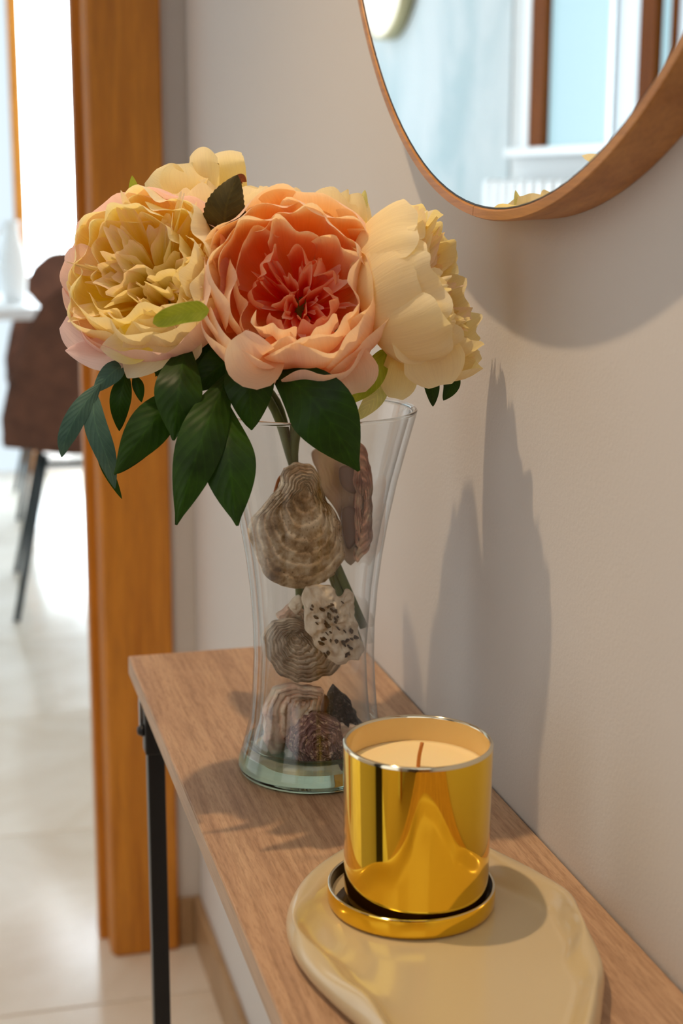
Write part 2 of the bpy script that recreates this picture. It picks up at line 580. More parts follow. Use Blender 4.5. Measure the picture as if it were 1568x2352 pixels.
struct(box('baseboard_end', DX1 + 0.0785, -0.0115, YE - 0.011, YE - 0.0002, ZF, ZF + 0.075, M_base, bev=0.0015))
# floor: grout bed and 0.6 m tiles
fl = struct(box('floor', -3.2, 2.0, -1.9, YF + 0.1, ZF - 0.06, ZF - 0.0025, M_grout))
tme = None
for i in range(-3, 3):
    for j in range(-3, 8):
        x0, y0 = -0.33 + 0.6 * i, 1.955 + 0.6 * j
        if tme is None:
            t0 = box('floor_tile', -0.2985, 0.2985, -0.2985, 0.2985, -0.01, 0.0, M_tile, None, 0.0015, 2)
            tme = t0.data
            t = t0
        else:
            t = bpy.data.objects.new('floor_tile', tme)
            C.objects.link(t)
            for md in t0.modifiers:
                nm = t.modifiers.new(md.name, md.type)
                if md.type == 'BEVEL':
                    nm.width, nm.segments, nm.limit_method = md.width, md.segments, md.limit_method
        t.location = (x0 + 0.3, y0 + 0.3, ZF)
        t.parent = fl
# back of the hall behind the photographer: wall with an oak door, unseen dark furniture added for the candle reflections
struct(box('wall_back', -1.42, 0.0, -1.72, -1.60, ZF, 1.36, M_wall))
d2 = struct(box('door_2', -0.80, -0.10, -1.60, -1.565, ZF, 1.27, M_oak, bev=0.004), 'plain oak door at the back of the hall')
M_dkwood = wood_mat('dark_brown_wood', lin(60, 36, 20), lin(92, 58, 34), 50, 'z', 0.4)
cab = thing('added_dark_cabinet', 'added unseen black cabinet giving the gold candle its dark reflected strip', 'cabinet', (-1.2, 0.51, ZF))
box('body', -1.299, -1.12, 0.41, 0.61, ZF, 1.25, M_black, cab, 0.004)
box('door', -1.119, -1.102, 0.412, 0.608, ZF + 0.06, 1.24, M_black, cab, 0.003)
wr = thing('wardrobe', 'added unseen dark brown wardrobe for the brown reflection in the gold candle', 'wardrobe', (-1.05, -1.4, ZF))
box('body', -1.29, -0.82, -1.58, -1.22, ZF, 1.35, M_dkwood, wr, 0.004)
for xa, xb in ((-1.285, -1.058), (-1.052, -0.825)):
    dd = box('door', xa, xb, -1.219, -1.200, ZF + 0.08, 1.34, M_dkwood, wr, 0.004)
    box('handle', (xb - 0.035) if xa < -1.2 else (xa + 0.02), (xb - 0.02) if xa < -1.2 else (xa + 0.035), -1.199, -1.18, 0.2, 0.4, M_steel, dd, 0.003)

# ------------------------------------------------------------------ dining room
def emis(name, col, st):
    m = bpy.data.materials.new(name)
    m.use_nodes = True
    b = m.node_tree.nodes['Principled BSDF']
    b.inputs['Base Color'].default_value = (0.01, 0.01, 0.01, 1)
    b.inputs['Specular IOR Level'].default_value = 0.1
    b.inputs['Emission Color'].default_value = col
    b.inputs['Emission Strength'].default_value = st
    b.inputs['Roughness'].default_value = 0.3
    return m


E_day = emis('daylit_pane', (0.76, 0.91, 1.0, 1), 12.0)
E_blue = emis('pale_blue_pane', (0.53, 0.80, 0.88, 1), 0.66)
E_white = emis('white_pane', (0.80, 0.93, 1.0, 1), 0.72)
E_ring = emis('light_ring', (1.0, 0.97, 0.84, 1), 1.15)
M_white = Mat('white_lacquer', 0.3, (0.82, 0.84, 0.86, 1))
M_sheer = Mat('sheer_curtain', 0.9)
_tl = M_sheer.n('ShaderNodeBsdfTranslucent')
_df = M_sheer.n('ShaderNodeBsdfDiffuse')
_tp = M_sheer.n('ShaderNodeBsdfTransparent')
for _s in (_tl, _df):
    _s.inputs[0].default_value = (0.9, 0.87, 0.85, 1)
_m1 = M_sheer.n('ShaderNodeMixShader')
_m2 = M_sheer.n('ShaderNodeMixShader')
_m1.inputs[0].default_value = 0.6
_m2.inputs[0].default_value = 0.2
M_sheer.l(_df.outputs[0], _m1.inputs[1]); M_sheer.l(_tl.outputs[0], _m1.inputs[2])
M_sheer.l(_m1.outputs[0], _m2.inputs[1]); M_sheer.l(_tp.outputs[0], _m2.inputs[2])
M_sheer.l(_m2.outputs[0], M_sheer.out.inputs['Surface'])

struct(boxes('wall_far', [(-1.32, -0.85, YF, YF + 0.12, ZF, ZC), (0.95, 2.0, YF, YF + 0.12, ZF, ZC), (-0.85, 0.95, YF, YF + 0.12, 1.45, ZC)], M_wallfar))
WY0, WY1, WZ0 = 2.80, 3.80, 0.478
w_dl = struct(boxes('wall_dining', [(XL - 0.12, XL, YE + 0.12, WY0, ZF, ZC), (XL - 0.12, XL, WY0, WY1, ZF, WZ0), (XL - 0.12, XL, WY0, WY1, 1.5, ZC), (XL - 0.12, XL, WY1, YF, ZF, ZC)], M_wallfar))
box('stucco_panel', XL, XL + 0.006, WY1 + 0.055, YF - 0.001, ZF, ZC, M_marble, w_dl)
# french window in the far wall
w1 = struct(box('window_1', 0.90, 0.95, YF - 0.02, YF + 0.05, ZF, 1.45, M_oak), 'orange wooden french window letting in white daylight')
box('stile', -0.030, 0.012, YF - 0.035, YF + 0.04, ZF, 1.42, M_oak, w1, bev=0.003)
box('frame_post', -0.85, -0.80, YF - 0.02, YF + 0.05, ZF, 1.45, M_oak, w1)
box('head_rail', -0.80, 0.90, YF - 0.02, YF + 0.05, 1.40, 1.45, M_oakx, w1)
box('bottom_rail', 0.012, 0.90, YF - 0.015, YF + 0.04, ZF, ZF + 0.10, M_white, w1)
box('pane', -0.80, -0.03, YF + 0.02, YF + 0.03, ZF, 1.40, E_white, w1)
box('pane', 0.012, 0.90, YF + 0.02, YF + 0.03, ZF + 0.10, 1.40, E_day, w1)
# sheer curtain with soft folds beside the stile
V, F = [], []
nu, nv = 60, 10
for j in range(nv + 1):
    for i in range(nu + 1):
        x = 0.02 + 0.12 * i / nu
        V.append((x, YF - 0.07 + 0.014 * math.sin(i * 0.9 + 0.15 * j), -0.70 + 2.1 * j / nv))
for j in range(nv):
    for i in range(nu):
        a = j * (nu + 1) + i
        F.append((a, a + 1, a + nu + 2, a + nu + 1))
tag(mesh('sheer_curtain', V, F, M_sheer), 'white sheer curtain hanging in folds at the far window', 'curtain')
# window in the left dining wall, seen in the mirror
w2 = struct(box('window_2', XL - 0.03, XL - 0.004, 3.65, 3.745, WZ0, 1.5, M_backlit_oak), 'wooden window with backlit dark frame, seen in the round mirror')
box('frame_post', XL - 0.03, XL - 0.004, 3.045, 3.123, WZ0, 1.5, M_backlit_oak, w2)
box('mullion', XL - 0.025, XL - 0.01, 3.262, 3.285, WZ0, 1.5, M_steel, w2)
box('mullion', XL - 0.025, XL - 0.01, 2.970, 2.990, WZ0, 1.5, M_backlit_oak, w2)
box('reveal', XL - 0.03, XL - 0.002, 3.745, WY1, WZ0, 1.5, M_white, w2)
box('pane', XL - 0.028, XL - 0.02, 3.285, 3.65, WZ0, 1.5, E_blue, w2)
box('pane', XL - 0.028, XL - 0.02, 3.123, 3.262, WZ0, 1.5, E_white, w2)
box('pane', XL - 0.028, XL - 0.02, 2.99, 3.045, WZ0, 1.5, E_blue, w2)
box('pane', XL - 0.028, XL - 0.02, WY0, 2.97, WZ0, 1.5, E_white, w2)
box('sill', XL - 0.11, XL + 0.03, WY0 - 0.03, WY1 + 0.03, WZ0 - 0.022, WZ0, M_white, w2, bev=0.003)
# ribbed radiator below that window
rad = thing('radiator', 'white ribbed radiator under the window in the mirror', 'radiator', (XL + 0.06, 3.4, ZF))
for k in range(13):
    box('radiator_rib', XL + 0.03, XL + 0.10, 3.03 + k * 0.06, 3.08 + k * 0.06, ZF + 0.12, 0.40, M_white, rad, bev=0.012)
box('pipe', XL + 0.055, XL + 0.075, 3.0, 3.85, ZF + 0.15, ZF + 0.18, M_white, rad)
for yy in (3.1, 3.74):
    box('foot', XL + 0.05, XL + 0.08, yy, yy + 0.03, ZF, ZF + 0.15, M_white, rad)
# lit round mirror on the stucco wall
rm = thing('round_wall_mirror', 'small round wall mirror with a glowing ring, seen reflected', 'mirror', (XL + 0.006, 4.9, 1.125))
_c0 = (XL + 0.007, 4.9, 1.125)
lathe('rim', [(0.275, 0.0), (0.285, 0.0), (0.285, 0.05), (0.275, 0.05)], _c0, M_brass, rm, 64, True, 'x')
lathe('light_ring', [(0.215, 0.012), (0.275, 0.012), (0.275, 0.045), (0.265, 0.052), (0.225, 0.052), (0.215, 0.045)], _c0, E_ring, rm, 64, True, 'x')
lathe('mirror_glass', [(0.0, 0.02), (0.217, 0.02), (0.217, 0.012), (0.0, 0.012)], _c0, M_mirror, rm, 64, True, 'x')

# dining table, decanter, two brown chairs
TT = 0.035
dt = thing('dining_table', 'white dining table in the bright room beyond the doorway', 'table', (-0.45, 4.8, ZF))
box('tabletop', -0.98, -0.045, 4.47, 5.12, TT - 0.035, TT, M_white, dt, bev=0.006)
box('apron', -0.90, -0.20, 4.53, 5.06, TT - 0.115, TT - 0.036, M_white, dt)
for sx in (-0.93, -0.24):
    for sy in (4.53, 5.06):
        box('leg', sx - 0.025, sx + 0.025, sy - 0.025, sy + 0.025, ZF, TT - 0.036, M_white, dt, bev=0.004)
M_glz = Mat('white_glazed', 0.12, (0.9, 0.92, 0.93, 1))
jc = at(32, 640, 4.72)
jug = thing('table_jug', 'glossy white jug standing on the white dining table', 'jug', (jc.x, 4.72, TT))
lathe('jug_body', [(0.0, 0.0), (0.028, 0.0), (0.036, 0.03), (0.040, 0.09), (0.034, 0.15), (0.022, 0.19), (0.020, 0.22), (0.024, 0.24), (0.021, 0.24), (0.017, 0.22), (0.017, 0.20)], (jc.x, 4.72, TT), M_glz, jug, 40)
tube('handle', [(jc.x - 0.024, 4.72, TT + 0.215), (jc.x - 0.06, 4.72, TT + 0.19), (jc.x - 0.058, 4.72, TT + 0.13), (jc.x - 0.036, 4.72, TT + 0.10)], 0.006, M_glz, jug)

M_suede = Mat('brown_suede', 0.85)
M_suede.color(M_suede.ramp(M_suede.noise(M_suede.coord(), 14, 5, 0.6), [(0.3, lin(74, 44, 30)), (0.7, lin(112, 70, 50))]))
M_chleg = Mat('dark_steel_leg', 0.4, (0.012, 0.022, 0.026, 1))


def chair(label, x, y, rz, group):
    t = thing('dining_chair', label, 'chair', (x, y, ZF), group)

    def loc(p):
        c, s = math.cos(rz), math.sin(rz)
        return Vector((x + p[0] * c - p[1] * s, y + p[0] * s + p[1] * c, ZF + p[2]))

    # one moulded shell each for back and seat (chair faces +y, back at -y)
    def shell(name, f, nu=18, nv=14, th=0.02):
        V, F = [], []
        for side in (0, 1):
            for j in range(nv + 1):
                for i in range(nu + 1):
                    u, v = -1 + 2 * i / nu, j / nv
                    p, nrm = f(u, v)
                    V.append(loc(p + nrm * (th * (side - 0.5))))
        m = (nu + 1) * (nv + 1)
        for j in range(nv):
            for i in range(nu):
                a = j * (nu + 1) + i
                F.append((a, a + 1, a + nu + 2, a + nu + 1))
                F.append((m + a, m + a + nu + 1, m + a + nu + 2, m + a + 1))
        per = [i for i in range(nu + 1)] + [j * (nu + 1) + nu for j in range(1, nv + 1)] + [nv * (nu + 1) + i for i in range(nu - 1, -1, -1)] + [j * (nu + 1) for j in range(nv - 1, 0, -1)]
        for a, b in zip(per, per[1:] + per[:1]):
            F.append((a, m + a, m + b, b))
        return mesh(name, V, F, M_suede, t)

    HWT = [(0.0, 0.232), (0.18, 0.235), (0.4, 0.212), (0.6, 0.182), (0.78, 0.148), (0.90, 0.112), (0.965, 0.072), (1.0, 0.0)]

    def back(u, v):
        v = math.sin(v * PI / 2) ** 1.15
        for (va, ha), (vb, hb) in zip(HWT, HWT[1:]):
            if v <= vb + 1e-9:
                q = (v - va) / (vb - va)
                hw = hb + (ha - hb) * (math.sqrt(max(0, 1 - q * q)) if vb == 1.0 else 1 - q)
                break
        hw = max(hw, 0.002)
        z = 0.43 + 0.445 * v
        yy = -0.17 - 0.10 * v + 0.10 * (u * hw / 0.235) ** 2
        return Vector((u * hw, yy, z)), Vector((0, -1, 0.2)).normalized()

    def seat(u, v):
        hw = 0.235 - 0.02 * v
        return Vector((u * hw * (1 - 0.12 * max(0, v - 0.8) / 0.2), -0.17 + 0.44 * v + 0.10 * u * u * (1 - v), 0.43 + 0.02 * u * u - 0.02 * math.sin(v * PI) + 0.02 * v)), Vector((0, 0, 1))

    shell('backrest', back)
    shell('seat', seat)
    for sx in (-1, 1):
        for sy, yy in ((-1, -0.12), (1, 0.18)):
            tube('leg', [loc((sx * 0.125, yy, 0.415)), loc((sx * 0.215, yy + sy * (0.14 if sy < 0 else 0.085), 0.0))], lambda q: 0.0115 - 0.002 * q, M_chleg, t, 10, 4)
    tube('stretcher', [loc((-0.14, -0.12, 0.39)), loc((0.14, -0.12, 0.39))], 0.008, M_chleg, t, 8, 3)
    tube('stretcher', [loc((-0.14, 0.18, 0.39)), loc((0.14, 0.18, 0.39))], 0.008, M_chleg, t, 8, 3)
    return t


chair('near brown suede dining chair with thin dark legs, back to the camera', 0.052, 4.16, math.radians(-3), 'brown dining chairs')
chair('far brown suede dining chair, only its rounded back showing past the near chair', 0.12, 5.40, math.radians(178), 'brown dining chairs')

# ------------------------------------------------------------------ console table
TW, TY1, TY0, TH = 0.1986, 1.230, 0.20, 0.0155
ct = thing('console_table', 'narrow console table with grey-brown oak top and black steel legs', 'table', (-0.1, 0.72, ZF))
box('tabletop', -TW, -0.0016, TY0, TY1, -TH, 0.0, M_top, ct, bev=0.0006)
box('edge_band', -TW - 0.0006, -TW + 0.0002, TY0 + 0.001, TY1 - 0.001, -TH + 0.0006, -0.0006, M_edge, ct)
LX = -0.1862
LYv = 1.165
for lx in (LX, -0.022):
    for ly in (LYv, TY0 + 0.06):
        box('leg', lx - 0.0075, lx + 0.0065, ly - 0.007, ly + 0.007, ZF + 0.004, -0.045, M_black, ct, bev=0.001)
        box('leg_sleeve', lx - 0.0095, lx + 0.0085, ly - 0.009, ly + 0.009, -0.062, -TH, M_black, ct, bev=0.002)
        lathe('foot_cap', [(0.0, 0.0), (0.009, 0.0), (0.0095, 0.004), (0.006, 0.006), (0.0, 0.006)], (lx, ly, ZF), M_black, ct, 20)
        V, F = [], []
        b = lathe('bolt', [(0.0, -0.0035), (0.003, -0.003), (0.0048, 0.0), (0.0048, 0.002), (0.0, 0.002)], (lx - 0.0115, ly, -0.043), M_black, ct, 18, False, 'x')
for lx in (LX, -0.022):
    box('side_rail', lx - 0.006, lx + 0.006, TY0 + 0.07, LYv - 0.01, -0.030, -TH, M_black, ct, bev=0.001)
for ly in (LYv, TY0 + 0.06):
    box('end_rail', LX + 0.009, -0.031, ly - 0.006, ly + 0.006, -0.030, -TH, M_black, ct, bev=0.001)
box('lit_rail_side', LX - 0.0115, LX - 0.0095, LYv + 0.006, LYv + 0.014, -0.045, -TH, M_steel, ct)  # grey strip paints the lit side of the black rail

# ------------------------------------------------------------------ round mirror on the wall
MY, MZ, MR, MD = 0.8337, 0.7317, 0.3623, 0.030
mi = thing('round_mirror', 'large round wall mirror in a deep light oak frame', 'mirror', (0, MY, MZ))
prof = [(-0.0005, 0.3612), (-0.028, 0.3625), (-0.030, 0.3617), (-0.030, 0.3568), (-0.0293, 0.3561), (-0.0280, 0.3557), (-0.0270, 0.350), (-0.0005, 0.350)]
a0 = math.atan2(0.375 - MZ, 0.868 - MY)
for s in range(4):
    V, F = [], []
    n = 48
    for i in range(n + 1):
        a = a0 + (s + (i / n)) * PI / 2 + (0.0009 if i == 0 else (-0.0009 if i == n else 0))
        for x, r in prof:
            V.append((x, MY + r * math.cos(a), MZ + r * math.sin(a)))
    m = len(prof)
    for i in range(n):
        for k in range(m):
            k2 = (k + 1) % m
            F.append((i * m + k, i * m + k2, (i + 1) * m + k2, (i + 1) * m + k))
    F.append(tuple(range(m)))
    F.append(tuple(n * m + k for k in range(m - 1, -1, -1)))
    o = mesh('frame_segment', V, F, M_frame, mi, smooth=False)
    md = o.modifiers.new('es', 'EDGE_SPLIT')
    md.split_angle = math.radians(35)
    o.data.polygons.foreach_set('use_smooth', [True] * len(o.data.polygons))
lathe('mirror_glass', [(0.0, -0.0286), (0.3549, -0.0286)], (0, MY, MZ), M_mirror, mi, 128, False, 'x')
lathe('dark_gap_ring', [(0.3548, -0.0287), (0.3552, -0.0291), (0.3560, -0.0287)], (0, MY, MZ), M_black, mi, 128, False, 'x')  # black ring stands in for the shaded gap round the glass

# ------------------------------------------------------------------ ceramic tray, lid, candle
# outer silhouette of the tray as it lies on the table (table plane metres)
tr_px = [(655, 2120), (672, 2065), (715, 2010), (775, 1968), (850, 1935), (940, 1922), (1040, 1935), (1130, 1968), (1200, 1998), (1262, 2032), (1312, 2068), (1338, 2125), (1362, 2170), (1386, 2225), (1384, 2300), (1372, 2380), (1330, 2480), (1230, 2560), (1110, 2590), (1000, 2540), (900, 2440), (830, 2352), (762, 2290), (712, 2240), (672, 2185)]
TZ = 0.0085
pts = [atz(a, b, TZ) for a, b in tr_px]
tc_ = Vector((-0.098, 0.668, 0))
pol = sorted(((math.atan2(p.y - tc_.y, p.x - tc_.x) % (2 * PI), math.hypot(p.x - tc_.x, p.y - tc_.y)) for p in pts))
lowpts = [(math.radians(222), 0.088), (math.radians(250), 0.090), (math.radians(275), 0.086), (math.radians(300), 0.090), (math.radians(325), 0.088)]
amin = min(a for a, r in pol if True)


def tray_r(a):
    a %= 2 * PI
    P = TP
    for k in range(len(P)):
        a1, r1 = P[k]
        a2, r2 = P[(k + 1) % len(P)]
        if k == len(P) - 1:
            a2 += 2 * PI
        aa = a if a >= a1 else a + 2 * PI
        if a1 <= aa <= a2:
            r0 = P[k - 1][1]
            r3 = P[(k + 2) % len(P)][1]
            f = (aa - a1) / (a2 - a1 + 1e-9)
            return 0.5 * (2 * r1 + (r2 - r0) * f + (2 * r0 - 5 * r1 + 4 * r2 - r3) * f * f + (3 * r1 - r0 - 3 * r2 + r3) * f ** 3)
    return P[0][1]


def adist(a, b):
    d = abs(a - b) % (2 * PI)
    return min(d, 2 * PI - d)


TP = pol
tray = thing('ceramic_tray', 'cream glazed ceramic tray with a wavy raised rim under the gold candle', 'tray', (tc_.x, tc_.y, 0.0002))
n = 144
rr = [tray_r(2 * PI * i / n) for i in range(n)]
rr = [sum(rr[(i + k) % n] for k in range(-2, 3)) / 5 for i in range(n)]
prof = [(0.0, 0.0062), (0.45, 0.0062), (0.70, 0.0064), (0.79, 0.0074), (0.845, 0.0112), (0.885, 0.0152), (0.92, 0.0170), (0.955, 0.0162), (0.985, 0.0132), (1.0, 0.0086), (0.985, 0.0036), (0.955, 0.0004), (0.90, 0.0002), (0.0, 0.0002)]
V, F = [], []
for k, (f, z) in enumerate(prof):
    for i in range(n):
        a = 2 * PI * i / n
        wob = 1.0
        if 0.75 < f < 0.93 and k < 7:
            wob = 1 + 0.034 * math.sin(5 * a + 0.6) + 0.018 * math.sin(9 * a + 2.0)
        zz = z * (1 + (0.12 * math.sin(5 * a + 1.0) if 0.85 < f < 0.98 and z > 0.009 else 0))
        V.append((tc_.x + rr[i] * f * wob * math.cos(a), tc_.y + rr[i] * f * wob * math.sin(a), zz + 0.0002))
for k in range(len(prof) - 1):
    for i in range(n):
        j = (i + 1) % n
        F.append((k * n + i, k * n + j, (k + 1) * n + j, (k + 1) * n + i))
o = mesh('tray_body', V, F, M_ceramic, tray)
md = o.modifiers.new('sub', 'SUBSURF')
md.levels = md.render_levels = 1

LC = (-0.1062, 0.7315, 0.0066)
lid = thing('candle_saucer', 'shallow round gold lid used as a saucer under the candle', 'saucer', LC)
lathe('saucer_shell', [(0.0, 0.0), (0.0435, 0.0), (0.0452, 0.001), (0.0458, 0.003), (0.0458, 0.0105), (0.0455, 0.0113)], LC, M_gold, lid, 128)
lathe('lip', [(0.0455, 0.0113), (0.0449, 0.0117), (0.0442, 0.0113)], LC, M_lip, lid, 128)
lathe('dark_inner_face', [(0.0442, 0.0113), (0.0438, 0.0095), (0.0436, 0.0035), (0.0425, 0.0022), (0.0, 0.0022)], LC, M_lidin, lid, 128)
KC = (-0.1045, 0.7286, 0.0112)
KH = 0.1007 - KC[2]
KC = (KC[0], KC[1], LC[2] + 0.0024)
KH = 0.1007 - KC[2]
kd = thing('candle_jar', 'mirror gold glass candle jar with cream wax, standing on its gold lid', 'candle', KC)
lathe('jar_shell', [(0.0, 0.0), (0.0325, 0.0), (0.0360, 0.0012), (0.0382, 0.0040), (0.0391, 0.0085), (0.0400, KH - 0.0035), (0.0400, KH - 0.0022)], KC, M_gold, kd, 160)
lathe('jar_lip', [(0.0400, KH - 0.0022), (0.0399, KH - 0.0006), (0.0392, KH), (0.0384, KH - 0.0002), (0.0379, KH - 0.0012)], KC, M_lip, kd, 160)
lathe('jar_inner_wall', [(0.0379, KH - 0.0012), (0.0376, KH - 0.004), (0.0372, 0.012), (0.0, 0.012)], KC, M_goldin, kd, 160)
ZW = KH - 0.0150
lathe('wax', [(0.0, ZW), (0.03, ZW - 0.0001), (0.0355, ZW + 0.0001), (0.0371, ZW + 0.0008), (0.0371, 0.0125), (0.0, 0.0125)], KC, M_wax, kd, 96)
tube('wick', [(KC[0] + 0.0002, KC[1], KC[2] + ZW - 0.002), (KC[0] + 0.0008, KC[1], KC[2] + ZW + 0.006), (KC[0] + 0.002, KC[1] - 0.001, KC[2] + ZW + 0.0135)], 0.0011, M_wick, kd, 8, 8)

# ------------------------------------------------------------------ glass vase
VX, VY = -0.107, 0.950
vo_ = [(0.0, 0.0005), (0.0485, 0.0005), (0.0505, 0.0015), (0.0515, 0.0045), (0.0510, 0.009), (0.0490, 0.0155), (0.0472, 0.0215), (0.0432, 0.038), (0.0414, 0.060), (0.0404, 0.082), (0.0407, 0.103), (0.0424, 0.127), (0.0452, 0.150), (0.0489, 0.172), (0.0548, 0.200), (0.0625, 0.229), (0.0662, 0.2425), (0.0670, 0.2455)]
va = thing('glass_vase', 'clear waisted glass vase with a thick greenish base holding shells', 'vase', (VX, VY, 0))
outer = [p for p in vo_ if p[1] >= 0.0155]
inner = [(r - 0.0042 - 0.0012 * (z < 0.1), z) for r, z in outer if z > 0.02]
lathe('vase_wall', outer, (VX, VY, 0), M_glass, va, 128)
lathe('vase_inner_wall', inner[::-1], (VX, VY, 0), M_glass, va, 128)
lathe('vase_rim', [(0.0670, 0.2455), (0.0672, 0.2468), (0.0662, 0.2478), (0.0650, 0.2474), (0.0634, 0.2462), (0.0640, 0.2450)], (VX, VY, 0), M_rim_glass, va, 128, True)
lathe('vase_base', [(0.0, 0.0006), (0.0480, 0.0006), (0.0505, 0.0015), (0.0515, 0.0045), (0.0510, 0.009), (0.0488, 0.0155), (0.0468, 0.0205), (0.0440, 0.0215), (0.0420, 0.0165), (0.036, 0.0135), (0.0, 0.0125)], (VX, VY, 0), M_base_glass, va, 128)

# ------------------------------------------------------------------ shells inside the vase
def shell(name, label, out_px, umbo, y, dome, mat, tilt=(0.0, 0.0), ridge=0.0006, rough=0.0012, th=0.0045, nr=18, seed=1, root=None, pname=None, jag=0.0015, npt=64, back=0.35):
    """irregular shell: rings spread from the umbo to the outline, bulging towards -y"""
    P = [at(a, b, y) for a, b in out_px]
    cpx = sum(a for a, b in out_px) / len(out_px)
    cpy = sum(b for a, b in out_px) / len(out_px)
    P = [p + Vector((0, tilt[0] * (a - cpx) * 0.00028 + tilt[1] * (b - cpy) * 0.00028, 0)) for p, (a, b) in zip(P, out_px)]
    m = len(P)
    O = []
    for i in range(npt):
        x = i / npt * m
        k = int(x)
        f = x - k
        p0, p1, p2, p3 = P[(k - 1) % m], P[k], P[(k + 1) % m], P[(k + 2) % m]
        q = 0.5 * ((2 * p1) + (p2 - p0) * f + (2 * p0 - 5 * p1 + 4 * p2 - p3) * f * f + (3 * p1 - p0 - 3 * p2 + p3) * f ** 3)
        q = q + Vector((noise.noise(q * 130 + Vector((seed, 0, 0))), 0, noise.noise(q * 130 + Vector((0, seed, 7))))) * jag
        O.append(q)
    U = at(umbo[0], umbo[1], y) + Vector((0, tilt[0] * (umbo[0] - cpx) * 0.00028 + tilt[1] * (umbo[1] - cpy) * 0.00028, 0))
    V, F, UV = [U + Vector((0, -dome * 0.55, 0))], [], [(0.5, 0.0)]
    for k in range(1, nr + 1):
        f = k / nr
        for i in range(npt):
            q = U.lerp(O[i], f)
            d = dome * (0.55 + 1.3 * f * (1 - f)) * (1 - f ** 3.0)
            d += ridge * math.sin(f * nr * 2.1 + 2 * noise.noise(q * 60)) * (f < 0.97)
            d += rough * noise.fractal(q * 160 + Vector((seed * 3, 0, 0)), 0.7, 2.0, 4)
            V.append(q + Vector((0, -d, 0)))
            UV.append((i / npt, f))
    s = len(V)
    for i in range(npt):
        V.append(O[i] + Vector((0, th, 0)))
        UV.append((i / npt, 1.0))
    for i in range(npt):
        V.append(U.lerp(O[i], 0.5) + Vector((0, th - dome * back, 0)))
        UV.append((i / npt, 0.5))
    V.append(U.lerp(sum(O, Vector()) / npt, 0.6) + Vector((0, th - dome * back, 0)))
    UV.append((0.5, 0.5))
    for i in range(npt):
        j = (i + 1) % npt
        F.append((0, 1 + i, 1 + j))
        for k in range(nr - 1):
            a, b = 1 + k * npt, 1 + (k + 1) * npt
            F.append((a + i, b + i, b + j, a + j))
        a = 1 + (nr - 1) * npt
        F.append((a + i, s + i, s + j, a + j))
        F.append((s + i, s + npt + i, s + npt + j, s + j))
        F.append((s + npt + i, s + 2 * npt, s + npt + j))
    if root is None:
        o = mesh(name, V, F, mat, None, uv=UV)
        cc = sum(O, Vector()) / npt
        o.data.transform(Matrix.Translation(-cc))
        o.location = cc
        tag(o, label, 'shell')
        return o
    return mesh(pname or name, V, F, mat, root, uv=UV)


G_sh = 'shells in the glass vase'
S = []
S.append(shell('oyster_shell', 'big ridged grey-brown oyster shell at the top of the vase, front', [(690, 1066), (722, 1072), (742, 1100), (752, 1150), (782, 1188), (795, 1240), (790, 1290), (768, 1322), (735, 1340), (695, 1350), (650, 1342), (612, 1322), (588, 1290), (573, 1235), (574, 1190), (606, 1160), (634, 1132), (648, 1104), (666, 1076)], (698, 1118), 0.952, 0.012, M_sh_oyster, tilt=(0.25, -0.1), ridge=0.0008, rough=0.0022, th=0.006, nr=26, seed=3, jag=0.002, npt=96))
s2 = thing('scallop_shell', 'tall rose-rimmed shell with dark nacre patches, behind the big oyster shell', 'shell', tuple(at(780, 1160, 0.95)))
shell('x', '', [(722, 1046), (745, 1032), (800, 1022), (830, 1050), (836, 1140), (832, 1220), (818, 1272), (800, 1300), (786, 1260), (780, 1190), (748, 1140), (735, 1090)], (790, 1100), 0.970, -0.004, M_nacre, tilt=(-0.4, 0), ridge=0.0002, rough=0.0004, th=0.003, seed=9, root=s2, pname='nacre_face')
shell('x', '', [(822, 1012), (840, 1030), (850, 1070), (856, 1120), (852, 1180), (851, 1245), (838, 1275), (822, 1290), (818, 1240), (820, 1160), (816, 1100), (820, 1050)], (836, 1150), 0.960, 0.004, M_sh_edge, tilt=(-0.3, 0), ridge=0.0012, rough=0.0022, th=0.010, seed=12, root=s2, pname='ridged_rim', jag=0.0022)
shell('x', '', [(780, 1075), (805, 1070), (818, 1090), (818, 1130), (800, 1130), (782, 1110)], (800, 1100), 0.9645, 0.0008, M_scar, ridge=0, rough=0.0001, th=0.001, nr=5, root=s2, pname='dark_patch', jag=0.0003, npt=24)
shell('x', '', [(786, 1170), (815, 1168), (822, 1200), (818, 1240), (800, 1262), (788, 1230)], (802, 1210), 0.9645, 0.0008, M_scar, ridge=0, rough=0.0001, th=0.001, nr=5, root=s2, pname='dark_patch', jag=0.0003, npt=24)
S.append(shell('oyster_shell', 'pale grey rough oyster shell at mid height, behind the white coral', [(606, 1448), (624, 1428), (660, 1422), (692, 1424), (725, 1450), (760, 1490), (788, 1528), (772, 1550), (735, 1566), (690, 1568), (655, 1556), (628, 1530), (608, 1492)], (668, 1452), 0.952, 0.011, M_sh_grey, tilt=(0.2, 0.1), ridge=0.0006, rough=0.002, th=0.006, nr=24, seed=21, jag=0.002, npt=88))
S.append(shell('knobbed_shell', 'small knobbly rose-grey shell peeping out above the pale grey oyster shell', [(640, 1426), (648, 1404), (664, 1392), (684, 1398), (700, 1404), (704, 1430), (690, 1450), (655, 1448)], (676, 1420), 0.960, 0.008, M_sh_pink, ridge=0.0012, rough=0.004, th=0.006, nr=10, seed=31, jag=0.003, npt=48))
S.append(shell('shell_chip', 'tiny white shell chip wedged beside the green stem at mid height', [(666, 1396), (676, 1376), (690, 1368), (696, 1384), (690, 1404), (676, 1410)], (682, 1390), 0.956, 0.005, M_coral, ridge=0.0004, rough=0.002, th=0.004, nr=8, seed=35, jag=0.0015, npt=40))
